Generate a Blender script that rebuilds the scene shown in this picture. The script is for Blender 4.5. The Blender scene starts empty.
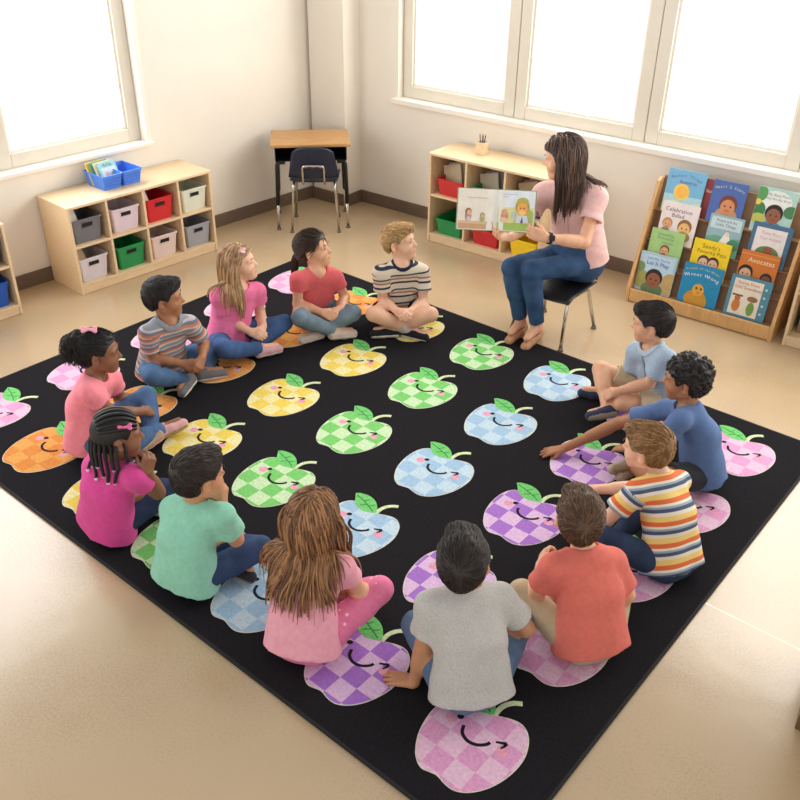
import bpy, bmesh, math, random
import numpy as np
from mathutils import Vector, Matrix
random.seed(7); RNG = np.random.default_rng(7)
C = bpy.context.scene.collection
SC = bpy.context.scene

# ---------------------------------------------------------------- camera, sky, lights, exposure
def setup_view():
    f, th, roll, yaw = 894.27, 0.5523, 0.01367, 2.26428
    fw = Vector((math.cos(yaw)*math.cos(th), math.sin(yaw)*math.cos(th), -math.sin(th)))
    r = Vector((math.sin(yaw), -math.cos(yaw), 0)); u = r.cross(fw)
    r2 = r*math.cos(roll)+u*math.sin(roll); u2 = u*math.cos(roll)-r*math.sin(roll)
    cd = bpy.data.cameras.new('camera'); cd.sensor_width = 36; cd.lens = 36*f/800; cd.clip_start = .05
    co = bpy.data.objects.new('camera', cd); C.objects.link(co)
    m = Matrix((r2, u2, -fw)).transposed().to_4x4(); m.translation = (0, 0, 2.6)
    co.matrix_world = m; SC.camera = co
setup_view()
W = bpy.data.worlds.new('sky'); SC.world = W; W.use_nodes = True
def make_sky():
    # bright overcast: the haze along and below the horizon outshines the sky overhead
    nt = W.node_tree; bg = nt.nodes['Background']; tc = nt.nodes.new('ShaderNodeTexCoord'); sx = nt.nodes.new('ShaderNodeSeparateXYZ'); r = nt.nodes.new('ShaderNodeValToRGB')
    mp = nt.nodes.new('ShaderNodeMapRange'); mp.inputs[1].default_value = -1; mp.inputs[2].default_value = 1
    nt.links.new(tc.outputs['Generated'], sx.inputs[0]); nt.links.new(sx.outputs['Z'], mp.inputs[0]); nt.links.new(mp.outputs[0], r.inputs[0]); nt.links.new(r.outputs[0], bg.inputs[0])
    for e, p, c in ((r.color_ramp.elements[0], .50, (1, .99, .97, 1)), (r.color_ramp.elements[1], .72, (.37, .36, .343, 1))): e.position = p; e.color = c
    bg.inputs[1].default_value = 1.6
make_sky()
SC.view_settings.view_transform = 'Standard'; SC.view_settings.look = 'None'
SC.view_settings.exposure = 0.1; SC.view_settings.gamma = 1; SC.view_settings.use_curve_mapping = False

def area(name, loc, target, sx, sy, power, col):
    l = bpy.data.lights.new(name, 'AREA'); l.shape = 'RECTANGLE'; l.size = sx; l.size_y = sy
    l.energy = power; l.color = col
    o = bpy.data.objects.new(name, l); C.objects.link(o); o.location = loc
    o.rotation_euler = (Vector(target)-Vector(loc)).to_track_quat('-Z', 'Y').to_euler()
    return o
# daylight entering through the two rows of windows
area('daylight_right_windows', (-1.7, 6.05, 2.0), (-1.9, 3.0, .9), 6.2, 2.3, 270, (1, .97, .92))
area('daylight_left_windows', (-6.05, 1.9, 2.0), (-3.0, 2.0, .9), 4.4, 2.3, 200, (.97, .98, 1))

# ---------------------------------------------------------------- materials
def lin(c):
    return tuple(((v/255)/12.92 if v/255 <= .04045 else ((v/255+.055)/1.055)**2.4) for v in c[:3])+(1,)
def mat(name, col, rough=.6, var=.06, scale=30, bump=0, bscale=200, metal=0, stretch=(1, 1, 1), spec=.5, sheen=0):
    m = bpy.data.materials.new(name); m.use_nodes = True
    nt = m.node_tree; b = nt.nodes['Principled BSDF']
    b.inputs['Roughness'].default_value = rough; b.inputs['Metallic'].default_value = metal
    b.inputs['Specular IOR Level'].default_value = spec
    if sheen: b.inputs['Sheen Weight'].default_value = sheen
    tc = nt.nodes.new('ShaderNodeTexCoord'); mp = nt.nodes.new('ShaderNodeMapping'); mp.inputs['Scale'].default_value = stretch
    nt.links.new(tc.outputs['Object'], mp.inputs[0])
    n = nt.nodes.new('ShaderNodeTexNoise'); n.inputs['Scale'].default_value = scale; n.inputs['Detail'].default_value = 4
    nt.links.new(mp.outputs[0], n.inputs['Vector'])
    c = lin(col); r = nt.nodes.new('ShaderNodeValToRGB')
    r.color_ramp.elements[0].position = .3; r.color_ramp.elements[1].position = .7
    r.color_ramp.elements[0].color = tuple(v*(1-var*2) for v in c[:3])+(1,)
    r.color_ramp.elements[1].color = tuple(min(1, v*(1+var)) for v in c[:3])+(1,)
    nt.links.new(n.outputs['Fac'], r.inputs[0]); nt.links.new(r.outputs[0], b.inputs['Base Color'])
    if bump:
        n2 = nt.nodes.new('ShaderNodeTexNoise'); n2.inputs['Scale'].default_value = bscale; n2.inputs['Detail'].default_value = 3
        nt.links.new(mp.outputs[0], n2.inputs['Vector'])
        bp = nt.nodes.new('ShaderNodeBump'); bp.inputs['Strength'].default_value = bump; bp.inputs['Distance'].default_value = .01
        nt.links.new(n2.outputs['Fac'], bp.inputs['Height']); nt.links.new(bp.outputs[0], b.inputs['Normal'])
    m['base'] = list(c)
    return m
def striped(name, cols, period, rough=.85, phase=0.0):
    """cloth whose stripes follow the stored 'run' attribute (distance along torso or sleeve)"""
    m = mat(name, (255, 255, 255), rough, .03, 60, .25, 500); nt = m.node_tree; b = nt.nodes['Principled BSDF']
    at = nt.nodes.new('ShaderNodeAttribute'); at.attribute_name = 'run'
    ml = nt.nodes.new('ShaderNodeMath'); ml.operation = 'MULTIPLY_ADD'; ml.inputs[1].default_value = 1/period; ml.inputs[2].default_value = phase
    fr = nt.nodes.new('ShaderNodeMath'); fr.operation = 'FRACT'
    r = nt.nodes.new('ShaderNodeValToRGB'); r.color_ramp.interpolation = 'CONSTANT'
    nt.links.new(at.outputs['Fac'], ml.inputs[0]); nt.links.new(ml.outputs[0], fr.inputs[0]); nt.links.new(fr.outputs[0], r.inputs[0])
    tot = sum(w for _, w in cols); pos = 0
    for i, (c, w) in enumerate(cols):
        e = r.color_ramp.elements[i] if i < 2 else r.color_ramp.elements.new(pos/tot)
        e.position = pos/tot; e.color = lin(c); pos += w
    nt.links.new(r.outputs[0], b.inputs['Base Color'])
    return m
WOOD = mat('maple_wood', (230, 202, 162), .42, .05, 9, .03, 60, stretch=(1, 8, 8))
WOODE = mat('maple_edge', (234, 208, 170), .45, .06, 14, stretch=(1, 6, 6))
OAK = mat('oak_laminate', (196, 148, 92), .38, .09, 8, stretch=(1.5, 10, 6))
CREAM = mat('cream_wall_paint', (234, 227, 214), .75, .015, 3, .04, 250)
WHITE_TRIM = mat('white_trim_paint', (240, 234, 222), .5, .02, 5)
FRAME = mat('window_frame_paint', (222, 214, 198), .45, .02, 6)
BASEB = mat('brown_rubber_baseboard', (110, 92, 76), .55, .05, 12)
CHROME = mat('chrome_tube', (205, 200, 192), .22, .03, 20, metal=1)
BLACKM = mat('black_metal', (24, 23, 24), .45, .1, 20)
NAVYP = mat('navy_plastic', (26, 36, 58), .42, .06, 15, .03, 300)
RUBBER = mat('grey_rubber', (120, 110, 100), .7)
PAPER = mat('white_paper', (236, 232, 222), .8, .03, 30)
SLOT_SHADE = mat('painted_slot_shade', (20, 20, 20), .8)  # near-black colour painting the shade inside the bins' handle holes

# ---------------------------------------------------------------- mesh helpers
def box(bm, x0, x1, y0, y1, z0, z1, bev=.0, mi=0):
    vs = [bm.verts.new(v) for v in ((x0,y0,z0),(x1,y0,z0),(x1,y1,z0),(x0,y1,z0),(x0,y0,z1),(x1,y0,z1),(x1,y1,z1),(x0,y1,z1))]
    fs = [bm.faces.new([vs[i] for i in q]) for q in ((3,2,1,0),(4,5,6,7),(0,1,5,4),(1,2,6,5),(2,3,7,6),(3,0,4,7))]
    for f in fs: f.material_index = mi
    if bev:
        es = {e for f in fs for e in f.edges}
        r = bmesh.ops.bevel(bm, geom=list(es), offset=bev, segments=2, affect='EDGES', profile=.6)
        for f in r['faces']: f.material_index = mi
    return fs
def prism(bm, poly, h0, h1, axis='x', mi=0):
    """extrude a 2-D polygon; axis x: poly is (y,z); axis y: (x,z); axis z: (x,y)"""
    def P(a, b, h): return {'x': (h, a, b), 'y': (a, h, b), 'z': (a, b, h)}[axis]
    A = [bm.verts.new(P(a, b, h0)) for a, b in poly]; B = [bm.verts.new(P(a, b, h1)) for a, b in poly]
    n = len(poly); fs = [bm.faces.new(A[::-1]), bm.faces.new(B)]
    for i in range(n): fs.append(bm.faces.new((A[i], A[(i+1) % n], B[(i+1) % n], B[i])))
    for f in fs: f.material_index = mi
    bmesh.ops.recalc_face_normals(bm, faces=fs)
    return fs
def tube(bm, pts, r, n=10, mi=0, caps=True):
    pts = [Vector(q) for q in pts]; rs = r if isinstance(r, (list, tuple)) else [r]*len(pts)
    rings = []; ref = None
    for i, q in enumerate(pts):
        t = (pts[min(i+1, len(pts)-1)]-pts[max(i-1, 0)]).normalized()
        if ref is None: ref = t.orthogonal().normalized()
        ref = (ref-t*ref.dot(t)).normalized(); s = t.cross(ref)
        rings.append([bm.verts.new(q+(ref*math.cos(a)+s*math.sin(a))*rs[i]) for a in (2*math.pi*k/n for k in range(n))])
    for a, b in zip(rings, rings[1:]):
        for k in range(n):
            f = bm.faces.new((a[k], a[(k+1) % n], b[(k+1) % n], b[k])); f.smooth = True; f.material_index = mi
    if caps:
        for q in (rings[0][::-1], rings[-1]): f = bm.faces.new(q); f.material_index = mi
def bend(pts, r=.03, n=5):
    """round the corners of a polyline"""
    pts = [Vector(q) for q in pts]; out = [pts[0]]
    for a, b, c in zip(pts, pts[1:], pts[2:]):
        u = (a-b); v = (c-b); k = min(r, u.length*.49, v.length*.49); p0 = b+u.normalized()*k; p1 = b+v.normalized()*k
        for i in range(n+1):
            t = i/n; out.append(p0*(1-t)**2+b*2*t*(1-t)+p1*t*t)
    return out+[pts[-1]]
def new_bm(): return bmesh.new()
def obj(name, bm, mats, parent=None, smooth=None):
    me = bpy.data.meshes.new(name); bm.to_mesh(me); bm.free()
    for m in (mats if isinstance(mats, (list, tuple)) else [mats]): me.materials.append(m)
    if smooth: me.shade_smooth()
    o = bpy.data.objects.new(name, me); C.objects.link(o)
    if parent: o.parent = parent
    return o
def tag(o, label, cat, group=None):
    o['label'] = label; o['category'] = cat
    if group: o['group'] = group
    return o
def thing(name, label, cat, loc=(0, 0, 0), rz=0, group=None):
    o = bpy.data.objects.new(name, None); o.empty_display_size = .05; C.objects.link(o)
    o.location = loc; o.rotation_euler = (0, 0, rz)
    return tag(o, label, cat, group)
def struct(name, bm, m, parent=None):
    o = obj(name, bm, m, parent)
    if not parent: o['kind'] = 'structure'
    return o
def text_faces(bm, body, size, M, mi=0, align='CENTER', extrude=.0):
    cu = bpy.data.curves.new('t', 'FONT'); cu.body = body; cu.size = size; cu.align_x = align; cu.align_y = 'CENTER'; cu.resolution_u = 2; cu.extrude = extrude
    o = bpy.data.objects.new('t', cu); C.objects.link(o); bpy.context.view_layer.update()
    me = bpy.data.meshes.new_from_object(o.evaluated_get(bpy.context.evaluated_depsgraph_get()))
    me.transform(M); n0 = len(bm.faces); bm.from_mesh(me); bm.faces.ensure_lookup_table()
    for f in bm.faces[n0:]: f.material_index = mi
    bpy.data.objects.remove(o); bpy.data.curves.remove(cu); bpy.data.meshes.remove(me)
def disc(bm, c, ex, ey, M, mi=0, n=20, a0=0, a1=2*math.pi):
    """flat ellipse, mapped by M"""
    full = abs(a1-a0) > 6.2
    vs = [bm.verts.new(M @ Vector((c[0]+ex*math.cos(a0+(a1-a0)*i/n), c[1]+ey*math.sin(a0+(a1-a0)*i/n), c[2] if len(c) > 2 else 0))) for i in range(n if full else n+1)]
    f = bm.faces.new(vs); f.material_index = mi; return f
def poly(bm, pts, M, z=0, mi=0):
    f = bm.faces.new([bm.verts.new(M @ Vector((x, y, z))) for x, y in pts]); f.material_index = mi; return f
def copy_tree(o, parent=None):
    c = o.copy(); C.objects.link(c)
    if parent: c.parent = parent
    for ch in list(o.children): copy_tree(ch, c)
    return c
# frames along the two visible walls: local x runs along the wall, local -y points into the room
LW = (Vector((-5.58, 2.667, 0)), math.atan2(1, .045))
RW = (Vector((-5.056, 5.544, 0)), math.atan2(.05, 1))
def at(F, a, d, z=0): return F[0]+Matrix.Rotation(F[1], 3, 'Z') @ Vector((a, d, z))
def place(o, F, a=0, d=0, z=0, rz=0):
    o.location = at(F, a, d, z); o.rotation_euler = (0, 0, F[1]+rz); return o
# ================================================================ the setting
def floor_mat():
    m = mat('tan_vinyl_floor', (206, 171, 124), .20, .0, 3, 0, spec=.9); nt = m.node_tree; b = nt.nodes['Principled BSDF']
    tc = nt.nodes.new('ShaderNodeTexCoord')
    n1 = nt.nodes.new('ShaderNodeTexNoise'); n1.inputs['Scale'].default_value = 1.7; n1.inputs['Detail'].default_value = 6
    n2 = nt.nodes.new('ShaderNodeTexNoise'); n2.inputs['Scale'].default_value = 110; n2.inputs['Detail'].default_value = 5
    for n in (n1, n2): nt.links.new(tc.outputs['Object'], n.inputs['Vector'])
    ad = nt.nodes.new('ShaderNodeMath'); ad.operation = 'ADD'; nt.links.new(n1.outputs['Fac'], ad.inputs[0]); nt.links.new(n2.outputs['Fac'], ad.inputs[1])
    r = nt.nodes.new('ShaderNodeValToRGB'); r.color_ramp.elements[0].position = .7; r.color_ramp.elements[1].position = 1.3
    r.color_ramp.elements[0].color = lin((178, 152, 118)); r.color_ramp.elements[1].color = lin((192, 167, 133))
    dv = nt.nodes.new('ShaderNodeMath'); dv.operation = 'MULTIPLY'; dv.inputs[1].default_value = 1.0
    nt.links.new(ad.outputs[0], dv.inputs[0]); nt.links.new(dv.outputs[0], r.inputs[0])
    # one welded sheet seam
    sx = nt.nodes.new('ShaderNodeSeparateXYZ'); nt.links.new(tc.outputs['Object'], sx.inputs[0])
    lt = nt.nodes.new('ShaderNodeMath'); lt.operation = 'COMPARE'; lt.inputs[1].default_value = 2.86; lt.inputs[2].default_value = .004; nt.links.new(sx.outputs['Y'], lt.inputs[0])
    gx = nt.nodes.new('ShaderNodeMath'); gx.operation = 'GREATER_THAN'; gx.inputs[1].default_value = -2; nt.links.new(sx.outputs['X'], gx.inputs[0])
    ml = nt.nodes.new('ShaderNodeMath'); ml.operation = 'MULTIPLY'; nt.links.new(lt.outputs[0], ml.inputs[0]); nt.links.new(gx.outputs[0], ml.inputs[1]); lt = ml
    mx = nt.nodes.new('ShaderNodeMixRGB'); mx.inputs[2].default_value = lin((222, 206, 184)); nt.links.new(lt.outputs[0], mx.inputs[0]); nt.links.new(r.outputs[0], mx.inputs[1])
    nt.links.new(mx.outputs[0], b.inputs['Base Color'])
    n3 = nt.nodes.new('ShaderNodeTexNoise'); n3.inputs['Scale'].default_value = 6; nt.links.new(tc.outputs['Object'], n3.inputs['Vector'])
    bp = nt.nodes.new('ShaderNodeBump'); bp.inputs['Strength'].default_value = .06; bp.inputs['Distance'].default_value = .02
    nt.links.new(n3.outputs['Fac'], bp.inputs['Height']); nt.links.new(bp.outputs[0], b.inputs['Normal'])
    return m
bm = new_bm(); box(bm, -5.75, 2.6, -.9, 6.2, -.1, 0); struct('floor', bm, floor_mat())
HT = 3.3
def wall_with_opening(name, F, a0, a1, o0, o1, z0, z1, th=.24):
    bm = new_bm()
    box(bm, a0, o0, 0, th, -.02, HT); box(bm, o1, a1, 0, th, -.02, HT); box(bm, o0, o1, 0, th, -.02, z0); box(bm, o0, o1, 0, th, z1, HT)
    return place(struct(name, bm, CREAM), F)
wall_with_opening('wall_left', LW, -3.4, 2.86, -2.1, 1.15, .765, 3.1)
wall_with_opening('wall_right', RW, -.32, 7.0, .37, 6.55, .9, 3.1)
# square pilaster in the far corner
bm = new_bm(); box(bm, -.385, -.02, -.195, .02, -.02, HT, .004); place(struct('trim_1', bm, CREAM), RW)
def base(name, F, runs):
    bm = new_bm()
    for x0, x1, y0, y1 in runs: box(bm, x0, x1, y0, y1, 0, .10, .004)
    place(struct(name, bm, BASEB), F)
base('baseboard_left', LW, [(-3.4, 2.66, -.014, .01)])
base('baseboard_right', RW, [(-.02, 7.0, -.014, .01), (-.40, -.006, -.209, -.19), (-.02, -.006, -.19, -.012)])
GLASS = bpy.data.materials.new('window_glass'); GLASS.use_nodes = True
def _glass():
    nt = GLASS.node_tree; nt.nodes.clear(); o = nt.nodes.new('ShaderNodeOutputMaterial'); t = nt.nodes.new('ShaderNodeBsdfTransparent')
    g = nt.nodes.new('ShaderNodeBsdfGlossy'); g.inputs['Roughness'].default_value = .03; mx = nt.nodes.new('ShaderNodeMixShader'); mx.inputs[0].default_value = .05
    nt.links.new(t.outputs[0], mx.inputs[1]); nt.links.new(g.outputs[0], mx.inputs[2]); nt.links.new(mx.outputs[0], o.inputs[0])
_glass()
def window(k, F, a0, a1, z0, z1, depth, fw=.085):
    o = bpy.data.objects.new('window_%d' % k, None); C.objects.link(o); o['kind'] = 'structure'; place(o, F)
    bm = new_bm(); y0, y1 = depth, depth+.07; g = .003
    box(bm, a0+g, a0+fw, y0, y1, z0, z1, .006); box(bm, a1-fw, a1-g, y0, y1, z0, z1, .006)
    box(bm, a0+fw, a1-fw, y0, y1, z0, z0+fw, .006); box(bm, a0+fw, a1-fw, y0, y1, z1-fw, z1, .006)
    obj('frame', bm, FRAME, o)
    bm = new_bm(); q = .018; A0, A1, Z0, Z1 = a0+fw, a1-fw, z0+fw, z1-fw    # glazing bead
    box(bm, A0, A0+q, y0+.02, y1-.01, Z0, Z1); box(bm, A1-q, A1, y0+.02, y1-.01, Z0, Z1)
    box(bm, A0+q, A1-q, y0+.02, y1-.01, Z0, Z0+q); box(bm, A0+q, A1-q, y0+.02, y1-.01, Z1-q, Z1)
    obj('glazing_bead', bm, WHITE_TRIM, o)
    bm = new_bm(); box(bm, A0+.01, A1-.01, y0+.035, y0+.041, Z0+.01, Z1-.01); obj('pane', bm, GLASS, o)
k = 0
for a0, a1 in ((-2.1, -1.03), (-1.03, .04), (.04, 1.105)):
    k += 1; window(k, LW, a0, a1, .79, 3.08, .075, .09)
for i in range(6):
    k += 1; window(k, RW, .37+1.025*i, .37+1.025*(i+1), .925, 3.08, .06, .09)
bm = new_bm(); box(bm, -2.1, 1.148, -.035, .13, .762, .79, .006); place(struct('trim_2', bm, WHITE_TRIM), LW)
bm = new_bm(); box(bm, 1.105, 1.15, .001, .2, .79, 3.1); place(struct('trim_3', bm, WHITE_TRIM), LW)
bm = new_bm(); box(bm, .33, 6.6, -.045, .12, .885, .925, .006); place(struct('trim_4', bm, WHITE_TRIM), RW)

# ================================================================ rug with apples
APPLE = [(-.064,.136),(-.100,.152),(-.135,.152),(-.162,.126),(-.177,.072),(-.175,-.002),(-.156,-.077),(-.122,-.137),(-.092,-.166),(-.062,-.179),(-.036,-.174),(-.007,-.168),(.032,-.176),(.065,-.176),(.098,-.16),(.128,-.129),(.151,-.09),(.168,-.042),(.177,.017),(.173,.077),(.152,.131),(.125,.163),(.092,.178),(.058,.174),(.023,.160),(-.006,.148)]
LEAF = [(-.17,.202),(-.132,.223),(-.091,.226),(-.049,.21),(-.015,.178),(-.004,.151),(-.026,.138),(-.06,.126),(-.098,.132),(-.132,.155)]
def smooth_loop(p, n=4):
    p = [Vector((x, y, 0)) for x, y in p]; out = []; N = len(p)
    for i in range(N):
        a, b, c, d = p[i-1], p[i], p[(i+1) % N], p[(i+2) % N]
        for j in range(n):
            t = j/n; q = .5*((2*b)+(c-a)*t+(2*a-5*b+4*c-d)*t*t+(3*b-a-3*c+d)*t**3); out.append((q.x, q.y))
    return out
APPLE_S = smooth_loop(APPLE); LEAF_S = [LEAF[0]]+smooth_loop(LEAF)[2:-3]
def pile(name, col, col2=None, cell=.082, sheen=.12):
    """short pile carpet, optionally with a two-tone check in the apple's own coordinates"""
    m = mat(name, col, .95, .10, 90, .55, 420, spec=.06, sheen=sheen)
    if col2:
        nt = m.node_tree; b = nt.nodes['Principled BSDF']; uv = nt.nodes.new('ShaderNodeUVMap'); uv.uv_map = 'apple'
        ck = nt.nodes.new('ShaderNodeTexChecker'); ck.inputs['Scale'].default_value = 1/cell
        ck.inputs['Color1'].default_value = lin(col); ck.inputs['Color2'].default_value = lin(col2)
        nt.links.new(uv.outputs[0], ck.inputs['Vector'])
        n = nt.nodes.new('ShaderNodeTexNoise'); n.inputs['Scale'].default_value = 70; n.inputs['Detail'].default_value = 4
        mp = nt.nodes.new('ShaderNodeMapRange'); mp.inputs[1].default_value = .3; mp.inputs[2].default_value = .7; mp.inputs[3].default_value = .84; mp.inputs[4].default_value = 1.06
        tc = nt.nodes.new('ShaderNodeTexCoord'); nt.links.new(tc.outputs['Object'], n.inputs['Vector']); nt.links.new(n.outputs['Fac'], mp.inputs[0])
        mx = nt.nodes.new('ShaderNodeMixRGB'); mx.blend_type = 'MULTIPLY'; mx.inputs[0].default_value = 1
        nt.links.new(ck.outputs[0], mx.inputs[1]); nt.links.new(mp.outputs[0], mx.inputs[2]); nt.links.new(mx.outputs[0], b.inputs['Base Color'])
    return m
def make_rug():
    mats = [pile('black_pile', (38, 36, 40), None, .08, .0), mat('rug_binding', (30, 29, 31), .9, .1, 60),
            pile('pink_check', (240, 170, 214), (248, 205, 230)), pile('orange_check', (246, 176, 92), (240, 152, 72)),
            pile('yellow_check', (250, 222, 96), (252, 240, 176)), pile('green_check', (132, 218, 116), (216, 244, 196)),
            pile('blue_check', (172, 208, 236), (208, 230, 244)), pile('purple_check', (180, 124, 218), (238, 202, 240)),
            pile('leaf_green', (122, 214, 118)), pile('leaf_vein', (52, 140, 74)), pile('stem_cream', (226, 240, 190)),
            pile('face_black', (24, 22, 26)), pile('blush_pink', (250, 172, 196)), pile('outline_pale', (240, 238, 214))]
    bm = new_bm(); uvl = bm.loops.layers.uv.new('apple')
    x0, x1, y0, y1 = -4.548, -.746, 1.394, 4.295
    box(bm, x0+.012, x1-.012, y0+.012, y1-.012, .001, .012)
    for a, b, c, d in ((x0, x1, y0, y0+.012), (x0, x1, y1-.012, y1), (x0, x0+.012, y0+.012, y1-.012), (x1-.012, x1, y0+.012, y1-.012)):
        box(bm, a, b, c, d, .0005, .0128, .003, 1)
    def patch(pts, ox, oy, z, mi, zb=.011, off=(0, 0)):
        fs = prism(bm, [(x+ox, y+oy) for x, y in pts], zb, z, 'z', mi)
        for f in fs:
            for l in f.loops: l[uvl].uv = (l.vert.co.x-ox+5.0+off[0], l.vert.co.y-oy+5.0+off[1])
    def stroke(pts, w, ox, oy, z, mi):
        P = [Vector((a, b)) for a, b in pts]; L = []; R = []
        for i, q in enumerate(P):
            t = (P[min(i+1, len(P)-1)]-P[max(i-1, 0)]).normalized(); nn = Vector((-t.y, t.x)); k = w[i] if isinstance(w, list) else w
            L.append(tuple(q+nn*k)); R.append(tuple(q-nn*k))
        patch(L+R[::-1], ox, oy, z, mi)
    def ell(cx, cy, rx, ry, ox, oy, z, mi, rot=0):
        c, s = math.cos(rot), math.sin(rot)
        patch([(cx+rx*math.cos(t)*c-ry*math.sin(t)*s, cy+rx*math.cos(t)*s+ry*math.sin(t)*c) for t in (2*math.pi*i/16 for i in range(16))], ox, oy, z, mi)
    def curve(pts, n=5):
        p = [pts[0]]+pts+[pts[-1]]; out = []
        for a, b, c, d in zip(p, p[1:], p[2:], p[3:]):
            a, b, c, d = map(Vector, (a, b, c, d))
            for j in range(n):
                t = j/n; out.append(tuple(.5*((2*b)+(c-a)*t+(2*a-5*b+4*c-d)*t*t+(3*b-a-3*c+d)*t**3)))
        return out+[pts[-1]]
    for v in range(7):
        col = 2+v if v < 6 else 2
        for u in range(5):
            ox, oy = -4.2458+.529*v, 3.9469-.566*u
            patch([(x*1.016, y*1.016) for x, y in APPLE_S], ox, oy, .0138, 13)
            patch(APPLE_S, ox, oy, .0142, col)
            ell(-.11, .046, .022, .020, ox, oy, .0145, 12); ell(.106, .046, .022, .020, ox, oy, .0145, 12)
            ell(-.087, .068, .0125, .0105, ox, oy, .0149, 11, .7)
            stroke(curve([(-.057,.046),(-.043,.018),(-.012,.003),(.022,.009),(.047,.031),(.053,.047)]), .0062, ox, oy, .0149, 11)
            stroke([(.067,.062),(.084,.071),(.100,.080)], [.004,.005,.006], ox, oy, .0149, 11); stroke([(.100,.080),(.099,.065),(.094,.050)], [.006,.005,.003], ox, oy, .0149, 11)
            stroke(curve([(.0,.150),(-.002,.186),(.005,.214),(.022,.238),(.047,.256)]), .0095, ox, oy, .0148, 10)
            patch(LEAF_S, ox, oy, .0152, 8)
            stroke([(-.155,.196),(-.10,.182),(-.05,.165),(-.02,.152)], .0026, ox, oy, .0156, 9)
            stroke([(-.10,.182),(-.085,.208)], .0022, ox, oy, .0156, 9); stroke([(-.07,.172),(-.095,.148)], .0022, ox, oy, .0156, 9)
            stroke([(-.06,.168),(-.04,.192)], .0022, ox, oy, .0156, 9)
    o = obj('rug', bm, mats)
    tag(o, 'large black classroom rug printed with rows of winking checkered apples, under the sitting children', 'rug')
make_rug()
# ================================================================ furniture
def panels(parent, items, m=WOOD, bev=.003):
    for name, b in items:
        bm = new_bm(); box(bm, *b, bev); obj(name, bm, m, parent)
def cubby(label, F, a, d, w, dep, h, cols, name='cubby_shelf', th=.018, plinth=.07):
    """open shelf with two rows of compartments; origin at its front left foot, front faces -y"""
    t = thing(name, label, 'shelf'); place(t, F, a, d)
    it = [('side_panel', (0, th, 0, dep, 0, h-th)), ('side_panel', (w-th, w, 0, dep, 0, h-th)), ('top_panel', (-.004, w+.004, -.004, dep, h-th, h)),
          ('back_panel', (th, w-th, dep-.008, dep, plinth, h-th)), ('bottom_shelf', (th, w-th, 0, dep-.008, plinth-th, plinth)),
          ('plinth', (th, w-th, .006, .022, .002, plinth-th)), ('middle_shelf', (th, w-th, .003, dep-.008, plinth+(h-th-plinth)/2-th/2, plinth+(h-th-plinth)/2+th/2))]
    for i in range(1, cols):
        x = w*i/cols; zm = plinth+(h-th-plinth)/2
        it += [('divider', (x-th/2, x+th/2, .002, dep-.008, plinth, zm-th/2)), ('divider', (x-th/2, x+th/2, .002, dep-.008, zm+th/2, h-th))]
    panels(t, it); return t
def loft(bm, rings, close=True, mi=0):
    V = [[bm.verts.new(q) for q in r] for r in rings]; n = len(V[0])
    for a, b in zip(V, V[1:]):
        for k in range(n):
            f = bm.faces.new((a[k], a[(k+1) % n], b[(k+1) % n], b[k])); f.material_index = mi
    f = bm.faces.new(V[0][::-1]); f.material_index = mi; f = bm.faces.new(V[-1]); f.material_index = mi
def rrect(w, d, z, r=.012, n=4):
    out = []
    for cx, cy, a in ((w/2-r, d/2-r, 0), (-w/2+r, d/2-r, 90), (-w/2+r, -d/2+r, 180), (w/2-r, -d/2+r, 270)):
        for i in range(n+1):
            t = math.radians(a+90*i/n); out.append((cx+r*math.cos(t), cy+r*math.sin(t), z))
    return out
def bin_parts(t, w, d, h, m, slot=True, tp=.86):
    bm = new_bm()
    loft(bm, [rrect(w*tp, d*tp, 0), rrect(w*.985, d*.985, h-.012), rrect(w*1.03, d*1.03, h-.012), rrect(w*1.03, d*1.03, h), rrect(w*.955, d*.955, h), rrect(w*tp-.006, d*tp-.006, .004)])
    obj('tub', bm, m, t)
    if slot:
        bm = new_bm(); yf = lambda z: -(d*tp+(d*.985-d*tp)*z/(h-.012))/2
        z0, z1 = h*.66, h*.82
        prism(bm, [(yf(z0)-.0015, z0), (yf(z0)+.001, z0), (yf(z1)+.001, z1), (yf(z1)-.0015, z1)], -w*.17, w*.17, 'x')
        obj('handle_slot_shade', bm, SLOT_SHADE, t)  # thin dark plate on the front, painted shade of the uncut handle hole
        bm = new_bm(); q = [(x, y) for x, y in ((-w*.19, z0-.004), (w*.19, z0-.004), (w*.19, z1+.004), (-w*.19, z1+.004), (-w*.19, z0-.004))]
        tube(bm, [(x, yf(z)-.001, z) for x, z in q], .0022, 6); obj('handle_rim', bm, m, t)
def plastic(name, c): return mat(name, c, .38, .03, 12, .12, 260)
PL = {n: plastic('plastic_'+n, c) for n, c in dict(grey=(112, 112, 116), lilac=(222, 206, 214), red=(206, 36, 42), mint=(222, 226, 206), white=(214, 208, 212),
      green=(24, 142, 76), blush=(226, 206, 198), silver=(160, 162, 170), blue=(72, 128, 226), dkblue=(24, 84, 178), yellow=(246, 208, 36), navy=(44, 66, 160), brick=(202, 44, 46)).items()}
def storage_bin(F, a, d, z, w, dep, h, col, label, group, slot=True, name='storage_bin'):
    t = thing(name, label, 'bin', group=group); place(t, F, a, d, z+.0008); bin_parts(t, w, dep, h, PL[col], slot); return t
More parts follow.
